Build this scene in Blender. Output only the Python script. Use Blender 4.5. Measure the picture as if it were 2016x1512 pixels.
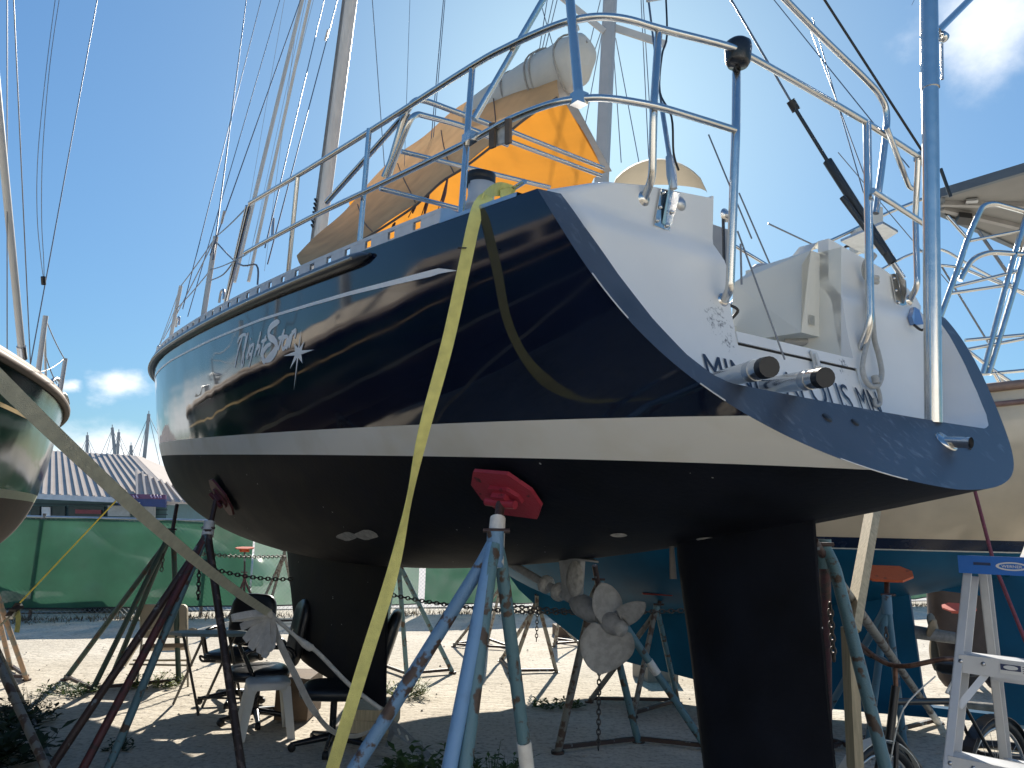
import bpy, math, random
import numpy as np
from mathutils import Vector, Matrix
random.seed(7); np.random.seed(7)
for o in list(bpy.data.objects): bpy.data.objects.remove(o)
SC=bpy.context.scene; COL=SC.collection
# ---------------------------------------------------------------- camera
F=1514.; CX,CY=1008.,756.; HC=1.65
PITCH=math.atan((1040-756)/F); ROLL=math.radians(1.3)
_cp,_sp=math.cos(PITCH),math.sin(PITCH); _c,_s=math.cos(ROLL),math.sin(ROLL)
FW=np.array([0,_cp,_sp]); _r=np.array([1.,0,0]); _u=np.array([0,-_sp,_cp])
CR=_c*_r+_s*_u; CU=-_s*_r+_c*_u; CAMP=np.array([0,0,HC])
cd=bpy.data.cameras.new('camera'); cam=bpy.data.objects.new('camera',cd); COL.objects.link(cam)
cd.sensor_width=36; cd.lens=F/2016*36; cd.clip_start=.05; cd.clip_end=3000
m=Matrix.Identity(4)
for i in range(3): m[i][0],m[i][1],m[i][2],m[i][3]=CR[i],CU[i],-FW[i],CAMP[i]
cam.matrix_world=m; SC.camera=cam
# ---------------------------------------------------------------- world and sun
SUN=np.array([.085,.859,.520]); SUN=SUN/np.linalg.norm(SUN)
EL=math.asin(SUN[2]); AZ=math.atan2(SUN[0],SUN[1])
SKYT=(.62,.92,1.08); SKYP=-.37; SKYG=.80
w=bpy.data.worlds.new('World'); SC.world=w; w.use_nodes=True
N=w.node_tree.nodes; Lk=w.node_tree.links; N.clear()
out=N.new('ShaderNodeOutputWorld'); bg=N.new('ShaderNodeBackground'); bg.inputs['Strength'].default_value=.10
sky=N.new('ShaderNodeTexSky'); sky.sky_type='NISHITA'; sky.sun_disc=False
sky.sun_elevation=EL; sky.sun_rotation=AZ; sky.air_density=1.0; sky.dust_density=.7; sky.ozone_density=2.6; sky.altitude=0
tc=N.new('ShaderNodeTexCoord')
def cloudmask(direction, radius, stretch, scale, lo, hi, seed):
    """soft cloud puff: noise threshold within a lump of directions"""
    mp=N.new('ShaderNodeMapping'); mp.vector_type='POINT'; mp.inputs['Scale'].default_value=(scale,scale,scale*stretch); mp.inputs['Location'].default_value=(seed,seed*.7,seed*.3)
    Lk.new(tc.outputs['Generated'],mp.inputs[0])
    nz=N.new('ShaderNodeTexNoise'); nz.inputs['Scale'].default_value=1; nz.inputs['Detail'].default_value=7; nz.inputs['Roughness'].default_value=.58
    Lk.new(mp.outputs[0],nz.inputs['Vector'])
    if direction is None: base=nz.outputs[0]
    else:
        sub=N.new('ShaderNodeVectorMath'); sub.operation='SUBTRACT'; sub.inputs[1].default_value=direction
        Lk.new(tc.outputs['Generated'],sub.inputs[0])
        sc=N.new('ShaderNodeVectorMath'); sc.operation='MULTIPLY'; sc.inputs[1].default_value=(1/radius[0],1/radius[0],1/radius[1])
        Lk.new(sub.outputs[0],sc.inputs[0])
        ln=N.new('ShaderNodeVectorMath'); ln.operation='LENGTH'; Lk.new(sc.outputs[0],ln.inputs[0])
        ma=N.new('ShaderNodeMath'); ma.operation='MULTIPLY_ADD'; ma.inputs[1].default_value=-.5; ma.inputs[2].default_value=.5; Lk.new(ln.outputs['Value'],ma.inputs[0])
        ad=N.new('ShaderNodeMath'); ad.operation='ADD'; Lk.new(ma.outputs[0],ad.inputs[0]); Lk.new(nz.outputs[0],ad.inputs[1]); base=ad.outputs[0]
    mr=N.new('ShaderNodeMapRange'); mr.interpolation_type='SMOOTHSTEP'; mr.inputs[1].default_value=lo; mr.inputs[2].default_value=hi; mr.inputs[3].default_value=0; mr.inputs[4].default_value=1
    Lk.new(base,mr.inputs[0]); return mr.outputs[0]
def rayn(u,v):
    d=FW+CR*(u-CX)/F-CU*(v-CY)/F; return d/np.linalg.norm(d)
masks=[cloudmask(tuple(rayn(225,762)),(.048,.024),1.6,16,.52,.98,3.1),
       cloudmask(tuple(rayn(140,760)),(.02,.011),1.6,22,.6,1.05,5.1),
       cloudmask(tuple(rayn(1945,30)),(.085,.07),1.3,9,.48,1.1,8.3),
       cloudmask(tuple(rayn(240,905)),(.17,.045),1.8,9,.50,.92,2.2),
       cloudmask(tuple(rayn(-700,905)),(.35,.08),2.2,6,.50,.92,4.2),
       cloudmask(tuple(rayn(2600,880)),(.45,.08),2.2,6,.52,.95,6.2)]
acc=masks[0]
for k in masks[1:]:
    mx=N.new('ShaderNodeMath'); mx.operation='MAXIMUM'; Lk.new(acc,mx.inputs[0]); Lk.new(k,mx.inputs[1]); acc=mx.outputs[0]
fac=N.new('ShaderNodeMath'); fac.operation='MULTIPLY'; fac.inputs[1].default_value=.85; Lk.new(acc,fac.inputs[0])
mix=N.new('ShaderNodeMixRGB'); mix.inputs[2].default_value=(5.6,5.7,5.8,1)
# the sky's range is compressed evenly over the whole dome (thin high haze evens out glare and deep blue)
bw=N.new('ShaderNodeRGBToBW'); Lk.new(sky.outputs[0],bw.inputs[0])
pw=N.new('ShaderNodeMath'); pw.operation='POWER'; pw.inputs[1].default_value=SKYP; Lk.new(bw.outputs[0],pw.inputs[0])
vs=N.new('ShaderNodeVectorMath'); vs.operation='SCALE'; Lk.new(sky.outputs[0],vs.inputs[0]); Lk.new(pw.outputs[0],vs.inputs['Scale'])
gn=N.new('ShaderNodeVectorMath'); gn.operation='SCALE'; gn.inputs['Scale'].default_value=SKYG; Lk.new(vs.outputs[0],gn.inputs[0])
tn=N.new('ShaderNodeVectorMath'); tn.operation='MULTIPLY'; tn.inputs[1].default_value=SKYT; Lk.new(gn.outputs[0],tn.inputs[0])
Lk.new(fac.outputs[0],mix.inputs[0]); Lk.new(tn.outputs[0],mix.inputs[1]); Lk.new(mix.outputs[0],bg.inputs['Color']); Lk.new(bg.outputs[0],out.inputs['Surface'])
sd=bpy.data.lights.new('sun','SUN'); sd.energy=3.6; sd.angle=math.radians(.55); sd.color=(1,.93,.82)
so=bpy.data.objects.new('sun',sd); COL.objects.link(so); so.rotation_euler=Vector(-SUN).to_track_quat('-Z','Y').to_euler(); so.location=(0,0,30)
SC.view_settings.view_transform='Standard'; SC.view_settings.look='None'; SC.view_settings.gamma=1; SC.view_settings.exposure=1.26; SC.view_settings.use_curve_mapping=False
SC.render.engine='CYCLES'; SC.cycles.max_bounces=10; SC.cycles.diffuse_bounces=8; SC.cycles.transparent_max_bounces=16
# ---------------------------------------------------------------- pixel to place
def ray(u,v): return FW+CR*(u-CX)/F-CU*(v-CY)/F
def PY(u,v,Y): d=ray(u,v); return CAMP+d*(Y/d[1])
def PZ(u,v,z=0.): d=ray(u,v); return CAMP+d*((z-HC)/d[2])
# ---------------------------------------------------------------- the yacht's frame and hull form
HP=dict(a=56.5094,trim=3.6441,x0=1.3614,y0=2.4216,z0=1.8375,L=10.9185,B=1.3764,xm=.4848,pw=2.6834,Bt=1.1448,h0=.7734,h1=.6394,h2=-.5413,d0=.0485,d1=2.8649,d2=-2.6839,k0=.9598,k1=.123,c0=.9713,c1=-.1833,w0=1.0188,w1=-.2171,r1=1.1922,r2=-1.1688,r3=.756,stripe=.125)
NS_L=HP['L']
class Frame:
    def __init__(s,a,trim,o,k=1.):
        a=math.radians(a);t=math.radians(trim)
        s.fx=np.array([-math.cos(a)*math.cos(t),math.sin(a)*math.cos(t),math.sin(t)]); s.pt=np.array([-math.sin(a),-math.cos(a),0.])
        u=np.cross(s.fx,s.pt); s.up=u if u[2]>0 else -u; s.o=np.array(o,float); s.k=k; s.M=np.stack([s.fx,s.pt,s.up])
    def W(s,a,t,h): return s.o+s.k*(a*s.fx+t*s.pt+h*s.up)
    def loc(s,P): return s.M@(np.asarray(P)-s.o)/s.k
    def plane(s,u,v,ax,val):
        r=s.M@ray(u,v); c=s.M@(CAMP-s.o); q=c+(val*s.k-c[ax])/r[ax]*r; return q/s.k
    def pix(s,u,v,ax,val): return s.W(*s.plane(u,v,ax,val))
NS=Frame(HP['a'],HP['trim'],(HP['x0'],HP['y0'],HP['z0']))
def hull(s,q):
    d=HP; s=np.asarray(s,float); q=np.asarray(q,float)
    x=np.clip(s/d['L'],-.1,.9999); xm=d['xm']
    ts=np.where(x>xm,d['B']*(1-np.clip((x-xm)/(1-xm),0,1)**d['pw']),d['B']-(d['B']-d['Bt'])*(np.abs(xm-x)/xm)**2); ts=np.maximum(ts,.02)
    hs=d['h0']+d['h1']*x+d['h2']*x*x
    dp=d['d0']+d['d1']*x+d['d2']*x*x-1.2*np.clip((x-.8)/.2,0,1)**3
    k=d['k0']+d['k1']*x; c=d['c0']+d['c1']*x; ww=d['w0']+d['w1']*x
    b=[(1-q)**3,3*q*(1-q)**2,3*q*q*(1-q),q**3]
    t=b[1]*k*ts+b[2]*ts*ww+b[3]*ts
    h=-b[0]*dp+b[1]*(-dp+.03)+b[2]*(-dp+c*(hs+dp))+b[3]*hs
    return t,h
_Q=np.linspace(0,1,80)
def t_at(s,h):
    t,hh=hull(np.full(80,s),_Q); return float(np.interp(h,hh,t))
def sheer(s):
    t,h=hull(s,1.); return float(t),float(h)
def keelh(s): return float(hull(s,0.)[1])
def rf(h): return HP['r1']*h+HP['r2']*h*h+HP['r3']*h**3
def s_at(hfun):
    """station where the row h=hfun(s) meets the raked transom"""
    s=.2
    for _ in range(40): s=.5*s+.5*rf(hfun(s))
    return s
def rp(h):
    hh=min(h,.72); return rf(hh)+.5*(h-hh)
def hullhit(u,v):
    r=NS.M@ray(u,v); c=NS.M@(CAMP-NS.o); prev=None
    for k in np.linspace(1.4,12,1400):
        q=c+k*r
        if q[0]<0 or q[0]>NS_L*.98: continue
        tt,hh=hull(np.full(80,q[0]),_Q)
        if hh[0]<=q[2]<=hh[-1] and q[1]<=np.interp(q[2],hh,tt): return q
    return None
def onhull(s,h,off=.004):
    """world point on the port side, pushed out along the surface normal"""
    P=NS.W(s,t_at(s,h),h); a=NS.W(s+.05,t_at(s+.05,h),h)-P; b=NS.W(s,t_at(s,h+.03),h+.03)-P
    n=np.cross(a,b); n/=np.linalg.norm(n)
    if n@NS.pt<0: n=-n
    return P+n*off
def paneloff(h): return .05+.14*max(0,min(1,(.8-h)/.6))
def panelhit(u,v,off=paneloff):
    r=NS.M@ray(u,v); c=NS.M@(CAMP-NS.o); pg=None
    for k in np.linspace(1.2,6,3000):
        q=c+k*r; g=q[0]-rp(q[2])-(off(q[2]) if off else 0)
        if pg is not None and pg*g<0: return q
        pg=g
    return None
# ---------------------------------------------------------------- mesh helpers
ORG={}
def nrm(v):
    v=np.asarray(v,float); l=np.linalg.norm(v); return v/l if l>1e-9 else v
class MB:
    def __init__(s): s.v=[];s.f=[];s.sm=[]
    def add(s,vs,fs,smooth=False):
        b=len(s.v); s.v+= [tuple(map(float,x)) for x in vs]; s.f+=[tuple(b+i for i in f) for f in fs]; s.sm+=[smooth]*len(fs); return s
    def tube(s,pts,r,n=10,cap=True,flat=None):
        pts=[np.asarray(p,float) for p in pts]; k=len(pts); rr=r if hasattr(r,'__len__') else [r]*k
        up=None; vs=[];fs=[]
        for i in range(k):
            t=nrm(pts[min(i+1,k-1)]-pts[max(i-1,0)])
            if up is None:
                a=np.array([0,0,1.]) if abs(t[2])<.9 else np.array([1.,0,0]); up=nrm(np.cross(np.cross(t,a),t))
            else: up=nrm(up-t*(up@t))
            b=np.cross(t,up); 
            for j in range(n):
                an=2*math.pi*j/n; e=1 if flat is None else flat
                vs.append(pts[i]+rr[i]*(math.cos(an)*up+e*math.sin(an)*b))
        for i in range(k-1):
            for j in range(n): fs.append((i*n+j,i*n+(j+1)%n,(i+1)*n+(j+1)%n,(i+1)*n+j))
        s.add(vs,fs,True)
        if cap:
            s.add(vs[:n],[tuple(range(n))[::-1]]); s.add(vs[-n:],[tuple(range(n))])
        return s
    def box(s,c,ax,ay,az):
        c,ax,ay,az=[np.asarray(q,float) for q in (c,ax,ay,az)]
        vs=[c+i*ax+j*ay+k*az for k in (-1,1) for j in (-1,1) for i in (-1,1)]
        if np.dot(np.cross(ax,ay),az)<0: vs=[c+i*ax+j*ay+k*az for k in (1,-1) for j in (-1,1) for i in (-1,1)]
        return s.add(vs,[(0,2,3,1),(4,5,7,6),(0,1,5,4),(2,6,7,3),(0,4,6,2),(1,3,7,5)])
    def bar(s,p,q,w,h,side=None):
        p,q=np.asarray(p,float),np.asarray(q,float); t=nrm(q-p)
        sd=np.array([0,0,1.]) if side is None else np.asarray(side,float)
        if abs(nrm(sd)@t)>.98: sd=np.array([1.,0,0])
        a=nrm(np.cross(t,sd)); b=np.cross(a,t)
        return s.box((p+q)/2,(q-p)/2,a*w/2,b*h/2)
    def grid(s,G,smooth=True,closed=False):
        """G: rows of points"""
        r=len(G);c=len(G[0]); vs=[p for row in G for p in row]; fs=[]
        for i in range(r-1):
            for j in range(c if closed else c-1): fs.append((i*c+j,i*c+(j+1)%c,(i+1)*c+(j+1)%c,(i+1)*c+j))
        return s.add(vs,fs,smooth)
    def ribbon(s,pts,w,side,th=.002):
        """strap: flat band of width w along pts with thickness"""
        pts=[np.asarray(p,float) for p in pts]; k=len(pts); ww=w if hasattr(w,'__len__') else [w]*k
        rows=[]
        for i in range(k):
            t=nrm(pts[min(i+1,k-1)]-pts[max(i-1,0)]); sd=side(i/(k-1)) if callable(side) else side
            sd=nrm(np.asarray(sd)-t*(np.asarray(sd)@t)); n=np.cross(t,sd)
            rows.append([pts[i]+sd*ww[i]/2+n*th/2,pts[i]-sd*ww[i]/2+n*th/2,pts[i]-sd*ww[i]/2-n*th/2,pts[i]+sd*ww[i]/2-n*th/2])
        s.grid(rows,False,True); s.add(rows[0],[(0,1,2,3)]); s.add(rows[-1],[(3,2,1,0)]); return s
    def lathe(s,o,ax,prof,n=20,smooth=True):
        ax=nrm(ax); a=np.array([0,0,1.]) if abs(ax[2])<.9 else np.array([1.,0,0]); x=nrm(np.cross(ax,a)); y=np.cross(ax,x)
        G=[[np.asarray(o)+ax*z+r*(math.cos(2*math.pi*j/n)*x+math.sin(2*math.pi*j/n)*y) for j in range(n)] for r,z in prof]
        return s.grid(G,smooth,True)
    def prism(s,poly,d):
        """polygon (3D list) extruded by vector d"""
        n=len(poly); P=[np.asarray(p,float) for p in poly]; d=np.asarray(d,float)
        nn=np.zeros(3)
        for i in range(n): nn+=np.cross(P[i]-P[0],P[(i+1)%n]-P[0])
        if nn@d>0: P=P[::-1]
        vs=P+[p+d for p in P]
        return s.add(vs,[tuple(range(n)),tuple(range(2*n-1,n-1,-1))]+[(i,i+n,(i+1)%n+n,(i+1)%n) for i in range(n)])
    def build(s,name,mat,parent=None,**kw):
        o=np.zeros(3) if parent is None else ORG[parent.name]
        me=bpy.data.meshes.new(name); me.from_pydata([tuple(np.array(x)-o) for x in s.v],[],s.f)
        me.polygons.foreach_set('use_smooth',s.sm)
        ms=mat if isinstance(mat,(list,tuple)) else [mat]
        for q in ms: me.materials.append(q)
        me.update(); ob=bpy.data.objects.new(name,me); COL.objects.link(ob)
        if parent is not None: ob.parent=parent
        ORG[ob.name]=o
        for k,x in kw.items(): ob[k]=x
        return ob
def thing(name,label,cat,loc,group=None):
    o=bpy.data.objects.new(name,None); COL.objects.link(o); o.location=tuple(map(float,loc)); o.empty_display_size=.2
    o['label']=label; o['category']=cat
    if group: o['group']=group
    ORG[o.name]=np.array(loc,float); return o
def tag(o,label,cat,group=None):
    o['label']=label;o['category']=cat
    if group:o['group']=group
    return o
def smooth_path(pts,n=6,closed=False):
    """Catmull-Rom through points"""
    P=[np.asarray(p,float) for p in pts]; o=[]
    for i in range(len(P)-1):
        a=P[max(i-1,0)];b=P[i];c=P[i+1];d=P[min(i+2,len(P)-1)]
        for k in range(n):
            t=k/n; o.append(.5*((2*b)+(c-a)*t+(2*a-5*b+4*c-d)*t*t+(3*b-a-3*c+d)*t**3))
    o.append(P[-1]); return o
def fillet(pts,r=.06,n=5):
    """polyline with rounded corners"""
    P=[np.asarray(p,float) for p in pts]; o=[P[0]]
    for i in range(1,len(P)-1):
        a=P[i-1]-P[i];b=P[i+1]-P[i];la,lb=np.linalg.norm(a),np.linalg.norm(b); k=min(r,la*.45,lb*.45)
        p,q=P[i]+a/la*k,P[i]+b/lb*k
        for j in range(n+1):
            t=j/n; o.append((1-t)**2*p+2*t*(1-t)*P[i]+t*t*q)
    o.append(P[-1]); return o
def sag(p,q,dz,n=14):
    p,q=np.asarray(p,float),np.asarray(q,float)
    return [p+(q-p)*t-np.array([0,0,dz*4*t*(1-t)]) for t in np.linspace(0,1,n)]
# ---------------------------------------------------------------- materials
MATS={}
def mat(name,col,rough=.5,metal=0,var=.12,scale=6,bump=0,bscale=60,col2=None,thr=None,coat=0,trans=0,spec=None,detail=5,stretch=None):
    if name in MATS: return MATS[name]
    m=bpy.data.materials.new(name); m.use_nodes=True; nt=m.node_tree; n=nt.nodes; b=n['Principled BSDF']
    b.inputs['Roughness'].default_value=rough; b.inputs['Metallic'].default_value=metal
    if coat: b.inputs['Coat Weight'].default_value=coat; b.inputs['Coat Roughness'].default_value=.03
    if spec is not None: b.inputs['Specular IOR Level'].default_value=spec
    geo=n.new('ShaderNodeNewGeometry'); src=geo.outputs['Position']
    if stretch:
        mp=n.new('ShaderNodeMapping'); mp.inputs['Scale'].default_value=stretch; nt.links.new(src,mp.inputs[0]); src=mp.outputs[0]
    nz=n.new('ShaderNodeTexNoise'); nz.inputs['Scale'].default_value=scale; nz.inputs['Detail'].default_value=detail; nt.links.new(src,nz.inputs['Vector'])
    rp_=n.new('ShaderNodeValToRGB'); c=np.array(col)
    if col2 is not None:
        t0,t1=thr or (.45,.6)
        rp_.color_ramp.elements[0].position=t0; rp_.color_ramp.elements[1].position=t1
        rp_.color_ramp.elements[0].color=(*c,1); rp_.color_ramp.elements[1].color=(*col2,1)
    else:
        rp_.color_ramp.elements[0].position=.3; rp_.color_ramp.elements[1].position=.7
        rp_.color_ramp.elements[0].color=(*(c*(1-var)),1); rp_.color_ramp.elements[1].color=(*np.minimum(c*(1+var),1),1)
    nt.links.new(nz.outputs[0],rp_.inputs[0]); nt.links.new(rp_.outputs[0],b.inputs['Base Color'])
    rv=n.new('ShaderNodeMapRange'); rv.inputs[3].default_value=max(rough-.08,0.02); rv.inputs[4].default_value=min(rough+.1,1); nt.links.new(nz.outputs[0],rv.inputs[0]); nt.links.new(rv.outputs[0],b.inputs['Roughness'])
    if bump:
        n2=n.new('ShaderNodeTexNoise'); n2.inputs['Scale'].default_value=bscale; n2.inputs['Detail'].default_value=4; nt.links.new(src,n2.inputs['Vector'])
        bp=n.new('ShaderNodeBump'); bp.inputs['Strength'].default_value=bump; bp.inputs['Distance'].default_value=.01; nt.links.new(n2.outputs[0],bp.inputs['Height']); nt.links.new(bp.outputs[0],b.inputs['Normal'])
    if trans:
        tr=n.new('ShaderNodeBsdfTranslucent'); mx=n.new('ShaderNodeMixShader'); mx.inputs[0].default_value=trans
        nt.links.new(rp_.outputs[0],tr.inputs[0]); nt.links.new(b.outputs[0],mx.inputs[1]); nt.links.new(tr.outputs[0],mx.inputs[2]); nt.links.new(mx.outputs[0],n['Material Output'].inputs[0])
    MATS[name]=m; return m
def peel(name,paint,rust,amount=.5,scale=14):
    return mat(name,paint,.5,0,col2=rust,thr=(amount,amount+.05),scale=scale,bump=.3,bscale=120,detail=8)
steel=mat('stainless_steel',(.60,.59,.57),.20,1,var=.05,scale=20)
dullsteel=mat('dull_steel',(.48,.49,.50),.35,1,var=.1,scale=30)
alu=mat('anodised_aluminium',(.55,.56,.57),.38,1,var=.06,scale=12)
alup=mat('mast_paint',(.50,.49,.46),.45,.0,var=.08,scale=5)
wire=mat('rigging_wire',(.20,.21,.23),.4,.7,var=.1)
white=mat('white_gelcoat',(.75,.745,.73),.32,var=.04,scale=3)
cream=mat('cream_moulding',(.70,.68,.60),.38,var=.04,scale=3)
navyflat=mat('navy_dull_paint',(.020,.032,.062),.32,var=.25,scale=8,bump=.05,bscale=90)
black=mat('black_rubber',(.012,.012,.013),.5,var=.2)
blackgloss=mat('black_plastic',(.012,.013,.016),.25,var=.2)
redpad=mat('red_pad_paint',(.30,.025,.045),.5,col2=(.06,.02,.018),thr=(.62,.7),scale=22,bump=.2,bscale=80)
orangepad=mat('orange_pad_paint',(.55,.10,.03),.55,col2=(.18,.05,.03),thr=(.6,.7),scale=18,bump=.2)
bluepipe=peel('peeling_blue_paint',(.13,.25,.40),(.07,.045,.035),.54,16)
tealpipe=peel('peeling_teal_paint',(.10,.20,.24),(.08,.055,.04),.56,16)
greenpipe=peel('dark_green_paint',(.022,.06,.055),(.05,.035,.025),.58,16)
rustpipe=peel('rusty_brown_pipe',(.055,.032,.028),(.22,.26,.28),.6,13)
redpipe=peel('rusty_red_pipe',(.10,.028,.03),(.05,.03,.028),.55,13)
greypipe=peel('weathered_grey_pipe',(.20,.20,.18),(.09,.06,.045),.52,15)
tape=mat('white_tape',(.72,.71,.67),.7,var=.08,scale=30,bump=.4,bscale=50)
chainm=mat('galvanised_chain',(.10,.09,.085),.55,.6,var=.3,scale=40)
wood=mat('weathered_lumber',(.50,.42,.28),.75,var=.2,scale=5,stretch=(14,14,1.2),bump=.2,bscale=60)
darkwood=mat('dark_timber',(.13,.09,.06),.8,var=.3,scale=7,bump=.3)
yellowstrap=mat('yellow_webbing',(.74,.70,.24),.75,var=.10,scale=25,bump=.5,bscale=300)
palestrap=mat('faded_webbing',(.50,.49,.38),.8,var=.12,scale=25,bump=.5,bscale=300)
greystrap=mat('grey_webbing',(.50,.48,.44),.8,var=.15,scale=25,bump=.4,bscale=200)
# ================================================================ SETTING
def groundmat():
    m=bpy.data.materials.new('coral_sand'); m.use_nodes=True; nt=m.node_tree; n=nt.nodes; b=n['Principled BSDF']; b.inputs['Roughness'].default_value=.95; b.inputs['Specular IOR Level'].default_value=.2
    geo=n.new('ShaderNodeNewGeometry')
    def noise(sc,det,stretch=None):
        z=n.new('ShaderNodeTexNoise'); z.inputs['Scale'].default_value=sc; z.inputs['Detail'].default_value=det; z.inputs['Roughness'].default_value=.62
        if stretch:
            mp=n.new('ShaderNodeMapping'); mp.inputs['Scale'].default_value=stretch; nt.links.new(geo.outputs['Position'],mp.inputs[0]); nt.links.new(mp.outputs[0],z.inputs['Vector'])
        else: nt.links.new(geo.outputs['Position'],z.inputs['Vector'])
        return z
    a=noise(.8,8); r=n.new('ShaderNodeValToRGB'); e=r.color_ramp.elements; e[0].position=.32;e[0].color=(.52,.465,.375,1);e[1].position=.66;e[1].color=(.68,.62,.52,1); nt.links.new(a.outputs[0],r.inputs[0])
    c=noise(26,6); r2=n.new('ShaderNodeValToRGB'); e=r2.color_ramp.elements; e[0].position=.36;e[0].color=(.62,.60,.58,1);e[1].position=.52;e[1].color=(1,1,1,1); nt.links.new(c.outputs[0],r2.inputs[0])
    mx=n.new('ShaderNodeMixRGB'); mx.blend_type='MULTIPLY'; mx.inputs[0].default_value=.8; nt.links.new(r.outputs[0],mx.inputs[1]); nt.links.new(r2.outputs[0],mx.inputs[2])
    d=noise(5,5,(1,2.6,1)); r3=n.new('ShaderNodeValToRGB'); e=r3.color_ramp.elements; e[0].position=.28;e[0].color=(.55,.53,.50,1);e[1].position=.45;e[1].color=(1,1,1,1); nt.links.new(d.outputs[0],r3.inputs[0])
    m2=n.new('ShaderNodeMixRGB'); m2.blend_type='MULTIPLY'; m2.inputs[0].default_value=.7; nt.links.new(mx.outputs[0],m2.inputs[1]); nt.links.new(r3.outputs[0],m2.inputs[2]); nt.links.new(m2.outputs[0],b.inputs['Base Color'])
    bp=n.new('ShaderNodeBump'); bp.inputs['Strength'].default_value=.7; bp.inputs['Distance'].default_value=.03
    ad=n.new('ShaderNodeMath'); ad.operation='MULTIPLY_ADD'; ad.inputs[1].default_value=.45; nt.links.new(c.outputs[0],ad.inputs[0]); nt.links.new(d.outputs[0],ad.inputs[2]); nt.links.new(ad.outputs[0],bp.inputs['Height']); nt.links.new(bp.outputs[0],b.inputs['Normal'])
    return m
def axis(lo,hi,core,n):
    c=np.linspace(core[0],core[1],n); e=np.geomspace(1,hi-core[1]+1,14)[1:]-1; f=np.geomspace(1,core[0]-lo+1,14)[1:]-1
    return np.concatenate([(core[0]-f)[::-1],c,core[1]+e])
from mathutils import noise as mnoise
def gz(x,y):
    k=max(0,1-max(abs(x)-9,abs(y-7)-9,0)/6)
    return k*(.022*mnoise.noise(Vector((x*.55,y*.55,0)))+.010*mnoise.noise(Vector((x*2.1,y*2.1,3)))) -.006
xs=axis(-900,900,(-12,12),150); ys=axis(-900,1500,(-3,18),130)
g=MB(); g.grid([[(x,y,gz(x,y)) for x in xs] for y in ys]); go=g.build('ground',groundmat(),kind='structure')
asphalt=mat('car_park_asphalt',(.42,.40,.38),.9,var=.12,scale=9)
FA=PZ(-60,1221); FB=PZ(1000,1204); fd=nrm(FB-FA); fn=np.array([-fd[1],fd[0],0])
if fn[1]<0: fn=-fn
g=MB(); a=FA-fd*60+fn*.9; b_=FA+fd*90+fn*.9
g.add([(*a[:2],.012),(*b_[:2],.012),(*(b_+fn*60)[:2],.012),(*(a+fn*60)[:2],.012)],[(0,1,2,3)]); g.build('car_park',asphalt,kind='structure')

# ---------------------------------------------------------------- fence
fmat=mat('green_shade_cloth',(.055,.155,.095),.95,var=.22,scale=1.6,trans=.30,spec=.05)
fcl=fmat.node_tree
def alphamix(m,alpha,scale=None):
    nt=m.node_tree; o=nt.nodes['Material Output']; s=o.inputs[0].links[0].from_socket
    t=nt.nodes.new('ShaderNodeBsdfTransparent'); x=nt.nodes.new('ShaderNodeMixShader'); x.inputs[0].default_value=alpha
    nt.links.new(t.outputs[0],x.inputs[1]); nt.links.new(s,x.inputs[2]); nt.links.new(x.outputs[0],o.inputs[0])
    if scale:
        geo=nt.nodes.new('ShaderNodeNewGeometry'); z=nt.nodes.new('ShaderNodeTexNoise'); z.inputs['Scale'].default_value=scale; z.inputs['Detail'].default_value=6; nt.links.new(geo.outputs['Position'],z.inputs['Vector'])
        r=nt.nodes.new('ShaderNodeMapRange'); r.inputs[1].default_value=.3; r.inputs[2].default_value=.7; r.inputs[3].default_value=max(alpha-.07,0); r.inputs[4].default_value=min(alpha+.07,1); nt.links.new(z.outputs[0],r.inputs[0]); nt.links.new(r.outputs[0],x.inputs[0])
alphamix(fmat,.955,2.5)
thinmat=mat('sun_bleached_shade_cloth',(.11,.24,.15),.85,var=.2,scale=2,trans=.35); alphamix(thinmat,.78,3)
fence=thing('fence','green cloth covered chain link fence along the back of the yard','fence',FA)
FLEN=26.; F0=FA-fd*5
def FP(d,z,o=0): return F0+fd*d+fn*o+np.array([0,0,z])
posts=[d for d in np.arange(.6,FLEN,2.62)]
for d in posts:
    MB().tube([FP(d,-.05),FP(d+.02,1.72)],.03,8).build('post',greypipe,fence)
MB().tube([FP(0,1.66),FP(FLEN,1.66)],.024,8).build('top_rail',dullsteel,fence)
ml=MB()
def cloth(d0,d1,mt,holes=None):
    G=[]
    for i,z in enumerate(np.linspace(0,1,9)):
        row=[]
        for d in np.arange(d0,d1+.01,.14):
            sc=abs(math.sin((d/1.31)*math.pi)); zb=.15+.035*sc+.01*math.sin(d*5); zt=1.655-.03*sc
            row.append(FP(d,zb+(zt-zb)*z,-.045+.004*math.sin(d*2.3+z*3)))
        G.append(row)
    MB().grid(G).build('shade_cloth',mt,fence)
    MB().tube([G[0][i]+np.array([0,-.01,0]) for i in range(len(G[0]))],.012,5).build('hem',black,fence)
def dpix(u): # distance along fence under a pixel column
    r=ray(u,1100); A=np.array([[fd[0],-r[0]],[fd[1],-r[1]]]); return float(np.linalg.solve(A,(CAMP-F0)[:2])[0])
e0,e1=dpix(497),dpix(836)
cloth(0,e0,fmat); cloth(e0+.02,e1,thinmat); cloth(e1+.02,FLEN,fmat)
lk=MB(); PT=.075
for k in range(int(FLEN/PT)):
    d=k*PT
    for sgn in (1,-1):
        z0,z1=.02,1.64; q0,q1=FP(d,z0,.0+.004*sgn),FP(d+sgn*(z1-z0),z1,.004*sgn)
        if 0<=d+sgn*(z1-z0)<=FLEN: lk.tube([q0,q1],.0028,3,cap=False)
lo=lk.build('chain_link',dullsteel,fence); lo['kind']='stuff'
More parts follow.
